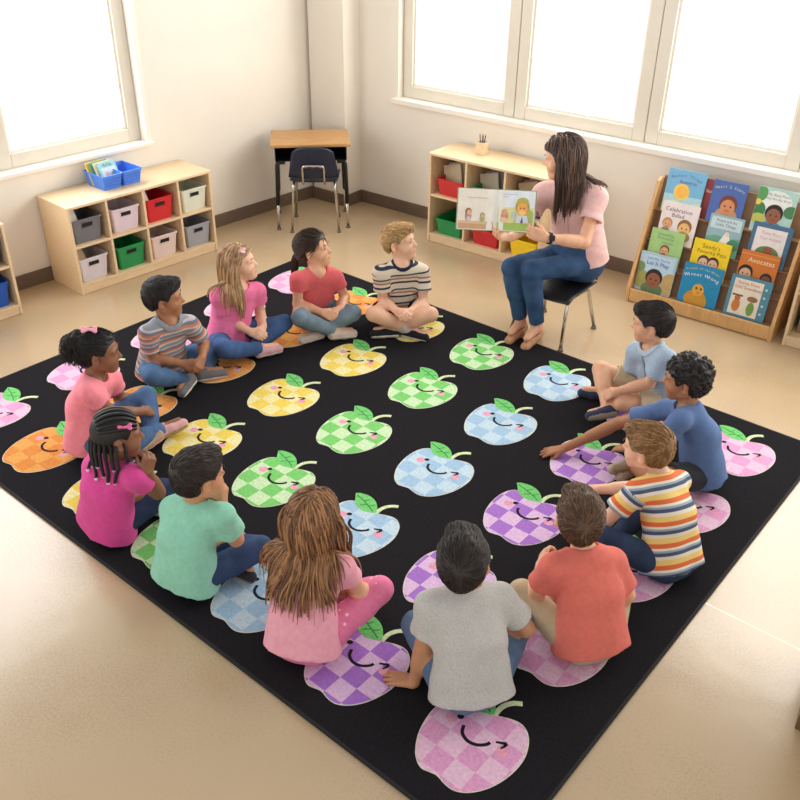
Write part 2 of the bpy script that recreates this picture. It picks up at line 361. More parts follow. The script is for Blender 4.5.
def flat_book(F, a, d, z, w, h, th, rx, rz, col, label, group, ry=0, name='book'):
    """closed book standing on edge and leaning: cover boards, spine, page block"""
    t = thing(name, label, 'book', group=group); place(t, F, a, d, z)
    t.rotation_euler = (Matrix.Rotation(F[1]+rz, 3, 'Z') @ Matrix.Rotation(rx, 3, 'X') @ Matrix.Rotation(ry, 3, 'Y')).to_euler()
    m = mat('cover_%d' % random.randrange(9999), col, .45, .08, 14)
    bm = new_bm(); box(bm, -w/2, w/2, -th/2, -th/2+.002, 0, h); box(bm, -w/2, w/2, th/2-.002, th/2, 0, h); box(bm, -w/2, -w/2+.002, -th/2+.002, th/2-.002, 0, h)
    obj('cover', bm, m, t)
    bm = new_bm(); box(bm, -w/2+.003, w/2-.004, -th/2+.0022, th/2-.0022, .003, h-.003); obj('pages', bm, PAPER, t)
    return t
# ---- left wall shelf: eight bins
LCX, LCY, LCW, LCD, LCH = .207, -.394, 1.135, .378, .612
cubby('long maple shelf with eight bins under the left window', LW, LCX, LCY, LCW, LCD, LCH, 4)
zlo, zhi = .07, .07+(LCH-.018-.07)/2+.009
bl = [('grey', 'grey bin full of papers, top left of the long shelf by the left window', 0, zhi), ('lilac', 'pale lilac bin second from the left in the top row of the long shelf', 1, zhi),
      ('red', 'red bin in the top row of the long shelf by the left window', 2, zhi), ('mint', 'pale mint bin at the right end of the top row of the long shelf', 3, zhi),
      ('white', 'whitish bin with papers, bottom left of the long shelf by the left window', 0, zlo), ('green', 'green bin with handle slot in the bottom row of the long shelf', 1, zlo),
      ('blush', 'pale blush bin below the red bin of the long shelf', 2, zlo), ('silver', 'silver grey bin at the right end of the bottom row of the long shelf', 3, zlo)]
for c, lb, i, z in bl:
    storage_bin(LW, LCX+LCW*(i+.5)/4+(.004 if i % 2 else -.006), LCY+.16, z, .215, .28, .166, c, lb, 'bins in the long shelf')
def sheet(F, a, d, z, w, h, rx, rz, label, group, m=PAPER, name='paper', ry=0):
    bm = new_bm(); box(bm, -w/2, w/2, -.001, .001, 0, h)
    o = obj(name, bm, m); tag(o, label, 'paper', group); o.location = at(F, a, d, z)
    o.rotation_euler = (Matrix.Rotation(F[1]+rz, 3, 'Z') @ Matrix.Rotation(rx, 3, 'X') @ Matrix.Rotation(ry, 3, 'Y')).to_euler(); return o
CARD = mat('tan_card', (206, 178, 140), .8)
for i in range(3):
    sheet(LW, LCX+.100+.010*i, LCY+.085+.014*i, zhi+.02, .07, .195+.010*i, math.radians(-7), math.radians(14-4*i), 'white paper standing in the grey bin of the long shelf', 'papers in the grey bin', ry=math.radians(-13))
for i in range(3):
    sheet(LW, LCX+.100+.012*i, LCY+.085+.014*i, zlo+.02, .08, .190+.008*i, math.radians(-7), math.radians(14-4*i), 'tan card standing in the whitish bin of the long shelf', 'cards in the whitish bin', CARD, 'card', math.radians(-13))
sheet(LW, LCX+LCW*.5+.100, LCY+.09, zhi+.02, .06, .20, math.radians(-7), math.radians(10), 'white paper standing in the red bin of the long shelf', None, ry=math.radians(-14))
# ---- blue double tub with books on top of it
def double_tub():
    t = thing('caddy', 'bright blue two-part plastic caddy of books on top of the long shelf', 'caddy'); place(t, LW, .805-.10, -.165, LCH+.0008, math.radians(2))
    for sx, nm in ((-.0785, 'tub'), (.0785, 'tub')):
        bm = new_bm(); w, d, h, tp = .155, .235, .10, .84
        def sh(r): return [(x+sx, y, z) for x, y, z in r]
        loft(bm, [sh(rrect(w*tp, d*tp, 0)), sh(rrect(w*.98, d*.98, h-.01)), sh(rrect(w*1.01, d*1.04, h-.01)), sh(rrect(w*1.01, d*1.04, h)), sh(rrect(w*.95, d*.95, h)), sh(rrect(w*tp-.006, d*tp-.006, .004))])
        tb = obj(nm, bm, PL['blue'], t)
        bm = new_bm()
        for k in range(-4, 5):
            for q in range(3):
                z = .03+q*.02; yy = -(d*tp+(d*.98-d*tp)*z/(h-.01))/2
                box(bm, sx+k*.014-.004, sx+k*.014+.004, yy-.0012, yy+.001, z-.006, z+.006)
        obj('lattice', bm, plastic('plastic_deep_blue', (56, 108, 206)), tb)
double_tub()
tb = [(-.118, (232, 196, 92), 'yellow spined book leaning in the blue caddy'), (-.101, (92, 160, 120), 'green book leaning in the blue caddy beside the yellow one'),
      (-.084, (238, 226, 190), 'cream book leaning in the blue caddy'), (-.066, (150, 204, 200), 'pale teal picture book, front one leaning in the blue caddy')]
for i, (dx, c, lb) in enumerate(tb):
    b = flat_book(LW, .705+dx+.035, -.20+.022*(3-i)-.01, LCH+.014, .14, .155, .008, math.radians(-24), math.radians(6), c, lb, 'books in the blue caddy')
    if i == 3:
        bm = new_bm(); M = Matrix.Translation((0, -.0046, 0)) @ Matrix.Rotation(math.radians(90), 4, 'X')
        poly(bm, [(-.055, .03), (.055, .03), (.055, .115), (-.055, .115)], M, 0, 0); poly(bm, [(-.055, .03), (.055, .03), (.055, .055), (-.055, .05)], M, .0004, 1); disc(bm, (-.02, .07, .0006), .015, .018, M, 2); disc(bm, (.025, .066, .0006), .013, .015, M, 3)
        text_faces(bm, 'My Day', .024, M @ Matrix.Translation((0, .132, .0006)), 4)
        obj('cover_picture', bm, [mat('pic_sky', (206, 226, 236)), mat('pic_grass', (120, 170, 110)), mat('pic_skin', (224, 178, 140)), mat('pic_straw', (226, 190, 96)), mat('pic_ink', (60, 90, 130))], b)
# ---- partly visible shelf at the left edge of the view
cubby('maple shelf with blue bins cut off by the left edge', LW, -1.335, -.36, 1.135, .36, .612, 4)
for i, (zz, lb) in enumerate(((zhi, 'blue bin in the top row of the shelf at the left edge'), (zlo, 'blue bin in the bottom row of the shelf at the left edge'))):
    storage_bin(LW, -1.335+1.135*3.5/4-.004, -.36+.155, zz, .205, .27, .165, 'dkblue', lb, 'blue bins at the left edge')
# ---- right wall shelf: six open trays with books
RCX, RCY, RCW, RCD, RCH = .968, -.395, .985, .365, .69
cubby('maple shelf of book bins behind the teacher, under the right windows', RW, RCX, RCY, RCW, RCD, RCH, 3)
rlo, rhi = .07, .07+(RCH-.018-.07)/2+.009
rl = [('brick', 'red bin of books in the top left space of the shelf behind the teacher', 0, rhi), ('green', 'green bin of books in the top middle space behind the open picture book', 1, rhi),
      ('navy', 'indigo bin of books in the top right space beside the teacher', 2, rhi), ('green', 'green bin in the bottom left space of the shelf behind the teacher', 0, rlo),
      ('brick', 'red bin in the bottom middle space under the open picture book', 1, rlo), ('yellow', 'yellow bin in the bottom space right beside the knees of the teacher', 2, rlo)]
for c, lb, i, z in rl:
    storage_bin(RW, RCX+RCW*(i+.5)/3+.014, RCY+.16, z, .235, .285, .125, c, lb, 'bins in the shelf behind the teacher', False)
bc = [(120, 108, 100), (190, 176, 152), (150, 124, 96), (206, 190, 154), (164, 128, 98), (122, 126, 130), (198, 174, 130)]
words_ = ['dark', 'stone grey', 'brown', 'straw coloured', 'russet', 'slate', 'tan']
for i in range(3):
    nmx = ('red', 'green', 'indigo')[i]
    for j in range(4):
        c = (3, 1, 6)[i] if j == 0 else (i*4+j) % 7
        flat_book(RW, RCX+RCW*(i+.5)/3+.03-.016*(3-j)+.006, RCY+.125+.034*j, rhi+.010, .14, .200+.012*(j % 3), .012, math.radians(-13), math.radians(10-3*j), bc[c],
                  '%s book leaning in the %s bin behind the teacher, %s from the left' % (words_[c], nmx, ('first', 'second', 'third', 'last')[j]), 'books leaning in the bins behind the teacher', math.radians(-13+2*j))
# ---- wooden pencil cup with pencils
def pencil_cup():
    t = thing('pencil_cup', 'square wooden pencil cup on top of the shelf behind the teacher', 'cup'); place(t, RW, 1.285, -.175, RCH+.0008, math.radians(8))
    bm = new_bm(); w = .036; h = .088
    for b in ((-w, w, -w, -w+.006, 0, h), (-w, w, w-.006, w, 0, h), (-w, -w+.006, -w+.006, w-.006, 0, h), (w-.006, w, -w+.006, w-.006, 0, h), (-w+.006, w-.006, -w+.006, w-.006, 0, .006)): box(bm, *b, .001)
    obj('box', bm, WOODE, t)
pencil_cup()
for i, (x, y, lx, ly, c, n) in enumerate(((-.018, 0, -.022, .01, (60, 48, 66), 'dark'), (-.006, .01, -.012, .014, (150, 96, 70), 'brown'), (.006, -.008, .006, .008, (84, 70, 110), 'violet'), (.014, .006, .016, -.004, (110, 60, 60), 'maroon'), (.018, -.01, .024, .01, (62, 50, 92), 'purple'))):
    t = thing('pencil', n+' pencil standing in the wooden pencil cup', 'pencil', group='pencils in the wooden cup'); place(t, RW, 1.285, -.175, RCH+.0008, math.radians(8))
    a = Vector((x*.5, y*.5, .0085)); b = Vector((x+lx*.3, y+ly*.5, .135)); q = b+(b-a).normalized()*.012
    bm = new_bm(); tube(bm, [a, b], .0035, 6); obj('shaft', bm, mat('pencil_'+n, c, .4), t)
    bm = new_bm(); tube(bm, [b, q], [.0035, .0006], 6); obj('tip', bm, CARD, t)
# ---- student desk and chair in the corner
def desk():
    t = thing('school_desk', 'student desk with oak top and black book box in the far corner', 'desk', (-5.045, 4.925, 0), math.atan2(.42, .40))
    bm = new_bm(); box(bm, -.305, .305, -.215, .215, .655, .68, .008); obj('desktop', bm, OAK, t)
    bm = new_bm(); x, y, z0, z1, h = .275, .19, .545, .654, .004
    box(bm, -x, x, -y, y, z0, z0+h); box(bm, -x, -x+h, -y, y, z0+h, z1); box(bm, x-h, x, -y, y, z0+h, z1); box(bm, -x+h, x-h, y-h, y, z0+h, z1); box(bm, -x+h, x-h, -y, y, z1-.003, z1)
    obj('book_box', bm, BLACKM, t)
    for sx in (-1, 1):
        for sy in (-1, 1):
            bm = new_bm(); tube(bm, bend([(sx*.20, sy*.17, .535), (sx*.262, sy*.17, .535), (sx*.272, sy*.185, .20)], .05), .0165, 12); lg = obj('leg', bm, BLACKM, t)
            bm = new_bm(); tube(bm, [(sx*.272, sy*.185, .23), (sx*.276, sy*.19, .015)], .0125, 12); obj('leg_extension', bm, CHROME, lg)
            bm = new_bm(); tube(bm, [(sx*.276, sy*.19, .0005), (sx*.276, sy*.19, .018)], [.019, .015], 12); obj('foot_glide', bm, RUBBER, lg)
desk()
def shell_seat(t, w, d, zs, zt, m, lean=.05):
    """moulded one piece seat and back: seat faces +y (front), back at -y"""
    def grid(fn, nu, nv, th):
        bm = new_bm(); A = [[None]*(nv+1) for _ in range(nu+1)]
        for i in range(nu+1):
            for j in range(nv+1): A[i][j] = bm.verts.new(fn(i/nu, j/nv))
        for i in range(nu):
            for j in range(nv): bm.faces.new((A[i][j], A[i+1][j], A[i+1][j+1], A[i][j+1]))
        bmesh.ops.recalc_face_normals(bm, faces=bm.faces); bmesh.ops.solidify(bm, geom=list(bm.faces), thickness=th); return bm
    def seat(u, v):
        x = (u-.5)*w*(.92+.08*v); y = -d*.5+d*v; k = (2*u-1)**2
        return (x, y, zs+.012*k-.012*math.sin(math.pi*v)*(1-k)-.03*max(0, v-.82)/.18*.8)
    obj('seat', grid(seat, 12, 12, .007), m, t, True)
    def back(u, v):
        ww = w*(.98-.22*v)*(1-.25*max(0, v-.86)/.14*abs(2*u-1)**3); x = (u-.5)*ww; k = (2*u-1)**2
        return (x, -d*.5-.012-lean*v+.03*k, zs+.03+(zt-zs-.03)*v-.015*k*max(0, v-.8)/.2)
    obj('backrest', grid(back, 12, 12, .007), m, t, True)
def desk_chair():
    t = thing('school_chair', 'navy plastic student chair on chrome legs tucked under the corner desk', 'chair', (-4.965, 4.885, 0), math.atan2(.42, .40)+math.radians(-4))
    shell_seat(t, .40, .34, .405, .690, NAVYP, .075)
    for s in (-1, 1):
        bm = new_bm(); tube(bm, bend([(s*.185, -.19, .012), (s*.16, -.165, .385), (s*.15, .10, .385), (s*.175, .17, .012)], .05), .0105, 10); lg = obj('leg', bm, CHROME, t)
        for q in ((s*.185, -.19), (s*.175, .17)):
            bm = new_bm(); tube(bm, [(q[0], q[1], .0005), (q[0], q[1], .02)], [.017, .013], 10); obj('foot_glide', bm, RUBBER, lg)
    bm = new_bm(); tube(bm, [(-.155, -.10, .384), (.155, -.10, .384)], .009, 8); tube(bm, [(-.155, .08, .384), (.155, .08, .384)], .009, 8); obj('cross_bar', bm, CHROME, t)
    bm = new_bm(); tube(bm, bend([(-.082, -.165, .385), (-.082, -.20, .42), (-.082, -.236, .545), (.082, -.236, .545), (.082, -.20, .42), (.082, -.165, .385)], .03), .0085, 10); obj('back_bracket', bm, CHROME, t)
    for x in (-.055, 0, .055):
        bm = new_bm(); tube(bm, [(x, -.215, .535), (x, -.228, .535)], .009, 10); obj('rivet', bm, CHROME, t)
desk_chair()
def teacher_chair():
    t = thing('school_chair', 'low chair with black seat and chrome legs under the seated teacher', 'chair', (-2.513, 4.53, 0), math.pi)
    shell_seat(t, .38, .36, .318, .60, mat('black_plastic', (30, 28, 30), .45), .06)
    for s in (-1, 1):
        bm = new_bm(); tube(bm, bend([(s*.185, .205, .012), (s*.15, .12, .296), (s*.15, -.12, .296), (s*.185, -.20, .012)], .04), .0115, 12); lg = obj('leg', bm, CHROME, t)
        for y in (.205, -.20):
            bm = new_bm(); tube(bm, [(s*.185, y, .0005), (s*.185, y, .022)], [.018, .014], 10); obj('foot_glide', bm, RUBBER, lg)
        bm = new_bm(); tube(bm, [(s*.13, -.13, .297), (s*.13, -.19, .32), (s*.13, -.225, .46)], .009, 8); obj('back_upright', bm, CHROME, t)
    bm = new_bm(); tube(bm, [(-.15, .08, .296), (.15, .08, .296)], .009, 8); tube(bm, [(-.15, -.08, .296), (.15, -.08, .296)], .009, 8); obj('cross_bar', bm, CHROME, t)
teacher_chair()
# ---- tiered book display
def display():
    t = thing('book_display', 'slanted oak book display with four tiers of face out picture books by the right wall', 'bookcase'); place(t, RW, 2.655, -.43)
    w, th = .985, .022; pr = [(0, 0), (0, .10), (.235, .775), (.275, .79), (.325, .78), (.41, .05), (.41, 0)]
    for x in (0, w-th):
        bm = new_bm(); prism(bm, pr, x, x+th, 'x'); obj('side_panel', bm, OAKD, t)
    bm = new_bm(); box(bm, th, w-th, .004, .022, .004, .092, .004); obj('front_lip', bm, OAKD, t)
    BR = mat('brown_tier_board', (150, 112, 80), .6, .06, 10)
    for i in range(4):
        y, z = TIER[i]
        bm = new_bm(); prism(bm, [(y-.020, z-.008), (y+.05, z-.008), (y+.05, z), (y-.020, z)], th, w-th, 'x')
        obj('ledge', bm, BR, t)
        bm = new_bm(); q = .058; zt = z+(.185 if i < 3 else .20)
        prism(bm, [(y+.028, z), (y+.04, z), (y+.04+(zt-z)*.27, zt), (y+.028+(zt-z)*.27, zt)], th, w-th, 'x'); obj('tier_board', bm, BR, t)
    bm = new_bm(); box(bm, th, w-th, .385, .40, .05, .70); obj('back_panel', bm, OAKD, t)
OAKD = mat('display_oak', (218, 172, 114), .42, .07, 7, stretch=(6, 6, 1))
TIER = [(.055, .085), (.118, .245), (.175, .405), (.225, .595)]
display()
def cm(n, c): return mat('print_'+n, c, .5, .04, 25)
PRC = {}
def pc(c):
    c = tuple(c)
    if c not in PRC: PRC[c] = cm('%d_%d_%d' % c, c)
    return PRC[c]
def cover_book(tier, ac, w, h, bg_, art, label, tilt=11, zoff=0):
    """hardback standing on a tier, face out; art = list of ('t'|'e'|'p'|'a', ...) drawn in cover coordinates (0..1)"""
    y, z = TIER[tier]
    t = thing('picture_book', label, 'book', group='picture books in the display'); place(t, RW, ac, -.43+y-.012+zoff, z+.001)
    t.rotation_euler = (Matrix.Rotation(RW[1], 3, 'Z') @ Matrix.Rotation(math.radians(-tilt), 3, 'X')).to_euler()
    d = .011
    bm = new_bm(); box(bm, -w/2, w/2, -d/2, -d/2+.0022, 0, h, .0006); box(bm, -w/2, w/2, d/2-.0022, d/2, 0, h, .0006); box(bm, -w/2-.0012, -w/2+.001, -d/2, d/2, 0, h, .0005); obj('cover', bm, pc(bg_), t)
    bm = new_bm(); box(bm, -w/2+.002, w/2-.003, -d/2+.0023, d/2-.0023, .002, h-.003); obj('pages', bm, PAPER, t)
    bm = new_bm(); ms = []; 
    M0 = Matrix.Translation((-w/2, -d/2, 0)) @ Matrix.Rotation(math.radians(90), 4, 'X')
    def mi(c):
        m = pc(c)
        if m not in ms: ms.append(m)
        return ms.index(m)
    lay = .0004
    for a in art:
        lay += .00025
        if a[0] == 'e': poly(bm, [(min(max(a[1]*w+a[3]*w*math.cos(t), .0005), w-.0005), min(max(a[2]*h+a[4]*w*math.sin(t), .0005), h-.0005)) for t in (2*math.pi*i/24+.01 for i in range(24))], M0, lay, mi(a[5]))
        elif a[0] == 'p': poly(bm, [(x*w, q*h) for x, q in a[1]], M0, lay, mi(a[2]))
        elif a[0] == 't': text_faces(bm, a[1], a[4], M0 @ Matrix.Translation((a[2]*w, a[3]*h, lay)) @ Matrix.Rotation(math.radians(a[6] if len(a) > 6 else 0), 4, 'Z'), mi(a[5]))
        elif a[0] == 'a':   # arched title
            s, cx, cy, size, col, R = a[1:7]; wd = size*.58*len(s); 
            for i, ch in enumerate(s):
                if ch == ' ': continue
                th = (i-(len(s)-1)/2)*size*.6/R
                text_faces(bm, ch, size, M0 @ Matrix.Translation((cx*w+R*math.sin(th), cy*h-R*(1-math.cos(th)), lay)) @ Matrix.Rotation(-th, 4, 'Z'), mi(col))
        elif a[0] == 'f':   # simple child's face: hair, face, eyes, smile
            cx, cy, r, sk, hr = a[1:6]
            disc(bm, (cx*w, cy*h+r*.25, lay), r*1.08, r*1.1, M0, mi(hr), 18); lay += .00025
            disc(bm, (cx*w, cy*h-r*.1, lay), r*.88, r*.95, M0, mi(sk), 18); lay += .00025
            for s in (-1, 1): disc(bm, (cx*w+s*r*.34, cy*h, lay), r*.1, r*.13, M0, mi((40, 28, 24)), 10)
            disc(bm, (cx*w, cy*h-r*.42, lay), r*.34, r*.16, M0, mi((150, 70, 60)), 10, math.pi, 2*math.pi)
    obj('cover_picture', bm, ms, t)
    return t
S1, S2, S3 = (232, 186, 150), (150, 96, 64), (110, 68, 46); H1, H2, H3 = (46, 32, 26), (120, 72, 40), (220, 180, 100)
R_ = lambda x0, y0, x1, y1: [(x0, y0), (x1, y0), (x1, y1), (x0, y1)]
cover_book(3, 2.845, .25, .275, (120, 186, 222), [('p', R_(0, 0, 1, .42), (176, 214, 222)), ('p', [(0, .2), (.3, .3), (.6, .22), (1, .32), (1, 0), (0, 0)], (206, 226, 190)), ('e', .44, .50, .21, .21, (246, 208, 96)), ('e', .44, .50, .15, .15, (250, 190, 80)), ('a', 'Perfect Things', .50, .88, .0255, (110, 84, 160), .22), ('t', 'Round Us', .56, .73, .028, (120, 84, 150))], 'pale blue picture book with a yellow sun, top left of the display')
cover_book(3, 3.055, .19, .245, (150, 60, 60), [('t', 'Stories', .3, .7, .03, (240, 220, 200))], 'dark red book behind the blue portrait book in the display', 9, .028)
cover_book(3, 3.13, .215, .26, (74, 106, 176), [('a', 'Heart 2 Story', .5, .88, .0245, (226, 226, 120), .25), ('e', .55, .18, .34, .26, (190, 150, 110)), ('f', .55, .42, .052, (214, 142, 96), (120, 60, 40)), ('p', R_(.47, .18, .63, .32), (206, 136, 92))], 'blue picture book with a portrait, top middle of the display')
cover_book(3, 3.42, .235, .275, (178, 214, 206), [('e', .5, .72, .4, .28, (240, 242, 236)), ('e', .08, .85, .16, .2, (90, 160, 90)), ('e', .1, .5, .18, .2, (64, 130, 76)), ('e', .92, .55, .18, .16, (70, 130, 84)), ('e', .15, .3, .18, .14, (196, 196, 90)), ('e', .05, .66, .08, .08, (240, 210, 90)), ('t', 'My Best Place', .53, .86, .024, (120, 150, 160)), ('t', 'Why We Are Brave', .53, .77, .0195, (120, 150, 160)), ('e', .52, .12, .3, .2, (90, 140, 180)), ('f', .52, .42, .05, (150, 92, 62), (30, 24, 22))], 'pale green leafy picture book with a boy, top right of the display')
cover_book(2, 2.86, .245, .265, (238, 230, 226), [('t', 'Celebration', .46, .82, .038, (110, 80, 120)), ('t', 'Ballad', .46, .69, .036, (110, 80, 120)), ('f', .22, .45, .032, (226, 170, 120), (190, 150, 110)), ('f', .7, .42, .044, (232, 190, 120), (150, 100, 50)), ('e', .2, .26, .12, .12, (150, 130, 110)), ('e', .72, .22, .18, .14, (196, 150, 90))], 'white picture book with two animals, second tier left of the display')
cover_book(2, 3.165, .215, .25, (150, 186, 196), [('p', [(0, .42), (.3, .5), (.6, .44), (1, .5), (1, 0), (0, 0)], (110, 170, 140)), ('p', R_(.05, .66, .95, .95), (200, 222, 226)), ('t', 'People and the', .5, .87, .022, (70, 96, 120)), ('t', 'Little Things', .5, .76, .026, (70, 96, 120)), ('p', [(.3, .12), (.55, .6), (.64, .6), (.86, .12)], (240, 238, 228)), ('e', .6, .56, .07, .07, (240, 220, 200)), ('e', .85, .32, .2, .16, (70, 140, 110))], 'grey green picture book with a white figure, middle of the second tier')
cover_book(2, 3.45, .24, .26, (70, 112, 146), [('p', R_(.1, .08, .88, .9), (238, 232, 230)), ('t', 'Tales from', .5, .78, .028, (214, 150, 160)), ('t', 'Our House', .5, .66, .028, (214, 150, 160)), ('e', .5, .3, .3, .2, (96, 140, 76)), ('e', .52, .36, .13, .12, (150, 84, 60)), ('e', .5, .2, .2, .1, (206, 150, 110))], 'blue framed white picture book, right end of the second tier')
cover_book(1, 2.825, .225, .25, (166, 208, 132), [('t', 'Something', .45, .88, .026, (90, 160, 130)), ('t', 'Wonderful', .45, .78, .026, (90, 160, 130)), ('t', 'Happens', .55, .67, .022, (90, 160, 130)), ('f', .5, .46, .030, (226, 170, 130), (140, 90, 60)), ('e', .48, .28, .13, .14, (160, 110, 76))], 'green picture book in the third tier, left side of the display')
cover_book(1, 3.125, .24, .25, (248, 214, 30), [('t', "Seedy's", .48, .84, .04, (130, 110, 20)), ('t', 'Favorite Pets', .52, .70, .036, (130, 110, 20)), ('f', .36, .42, .036, (232, 190, 170), (80, 60, 44)), ('f', .62, .42, .036, (226, 180, 150), (70, 50, 40))], 'yellow picture book in the middle of the third tier')
cover_book(1, 3.43, .235, .25, (214, 122, 44), [('t', 'Avocates', .56, .78, .044, (250, 230, 190)), ('p', R_(0, .9, 1, .93), (226, 150, 80)), ('f', .22, .42, .042, (226, 176, 140), (34, 24, 24)), ('f', .78, .36, .034, (140, 84, 60), (30, 24, 24)), ('e', .22, .2, .16, .1, (120, 70, 40))], 'orange picture book with two dark haired children in the display')
cover_book(0, 2.815, .25, .262, (178, 204, 218), [('p', R_(.06, .35, .94, .95), (190, 220, 240)), ('e', .1, .3, .26, .24, (160, 160, 90)), ('e', .92, .3, .24, .3, (196, 168, 110)), ('e', .06, .6, .12, .14, (120, 150, 90)), ('t', "I am Me, You're", .5, .86, .024, (70, 100, 170)), ('t', 'Let It Play', .5, .74, .038, (60, 90, 170)), ('e', .48, .08, .3, .2, (96, 124, 84)), ('f', .48, .34, .054, (150, 92, 64), (44, 32, 28))], 'sky blue picture book with a smiling boy, bottom left of the display')
cover_book(0, 3.12, .255, .262, (22, 140, 190), [('a', 'Friends of the Winner', .5, .91, .0185, (240, 214, 90), .3), ('a', 'Winner Wrong', .5, .76, .032, (236, 246, 250), .34), ('e', .46, .12, .3, .26, (206, 150, 50)), ('e', .48, .38, .15, .16, (222, 170, 60)), ('p', [(.42, .34), (.56, .34), (.49, .27)], (236, 120, 40)), ('e', .43, .42, .025, .03, (30, 24, 20)), ('e', .55, .42, .025, .03, (30, 24, 20))], 'bright blue picture book with a golden bird, bottom middle of the display')
cover_book(0, 3.43, .255, .262, (84, 142, 166), [('p', R_(.09, .06, .8, .93), (240, 232, 214)), ('e', .88, .2, .03, .03, (200, 220, 226)), ('e', .88, .4, .03, .03, (200, 220, 226)), ('e', .88, .6, .03, .03, (200, 220, 226)), ('e', .88, .8, .03, .03, (200, 220, 226)), ('t', 'Stories From', .44, .84, .026, (196, 90, 90)), ('t', 'Old Grandmas', .46, .73, .028, (196, 90, 90)), ('e', .26, .28, .1, .16, (206, 130, 60)), ('e', .26, .46, .07, .07, (190, 110, 60)), ('p', R_(.12, .51, .38, .55), (120, 80, 60)), ('e', .62, .26, .09, .17, (120, 160, 80)), ('e', .62, .5, .13, .07, (150, 110, 80))], 'teal bordered picture book with two figures, bottom right of the display')
# ---- shelf cut off by the right edge
def edge_shelf():
    cubby('maple shelf of dark books cut off by the right edge', RW, 3.705, -.42, .985, .365, .66, 3)
    for j in range(5):
        flat_book(RW, 3.77+.04*j, -.24, (rlo if j < 5 else rhi)+.002, .2, .22-.01*(j % 3), .028, 0, math.radians(90), bc[(j+2) % 7], '%s book upright in the bottom of the shelf at the right edge' % words_[(j+2) % 7], 'books in the shelf at the right edge')
edge_shelf()
# ---- brown wooden cabinet whose corner shows at the lower right
def corner_cabinet():
    t = thing('cabinet', 'dark brown wooden cabinet, only its corner in view at the lower right edge', 'cabinet', (-.25, 2.48, 0), math.radians(10))
    BW = mat('dark_brown_wood', (112, 84, 52), .5, .1, 8, stretch=(6, 6, 1))
    panels(t, [('side_panel', (0, .02, 0, .4, 0, .58)), ('side_panel', (.68, .70, 0, .4, 0, .58)), ('top_panel', (-.005, .705, -.005, .405, .58, .60)), ('back_panel', (.02, .68, .385, .4, .05, .58)),
               ('bottom_panel', (.02, .68, .02, .385, .05, .07)), ('plinth', (.02, .68, .03, .045, 0, .05)), ('door', (.022, .349, .0, .018, .072, .578)), ('door', (.351, .678, .0, .018, .072, .578))], BW)
corner_cabinet()
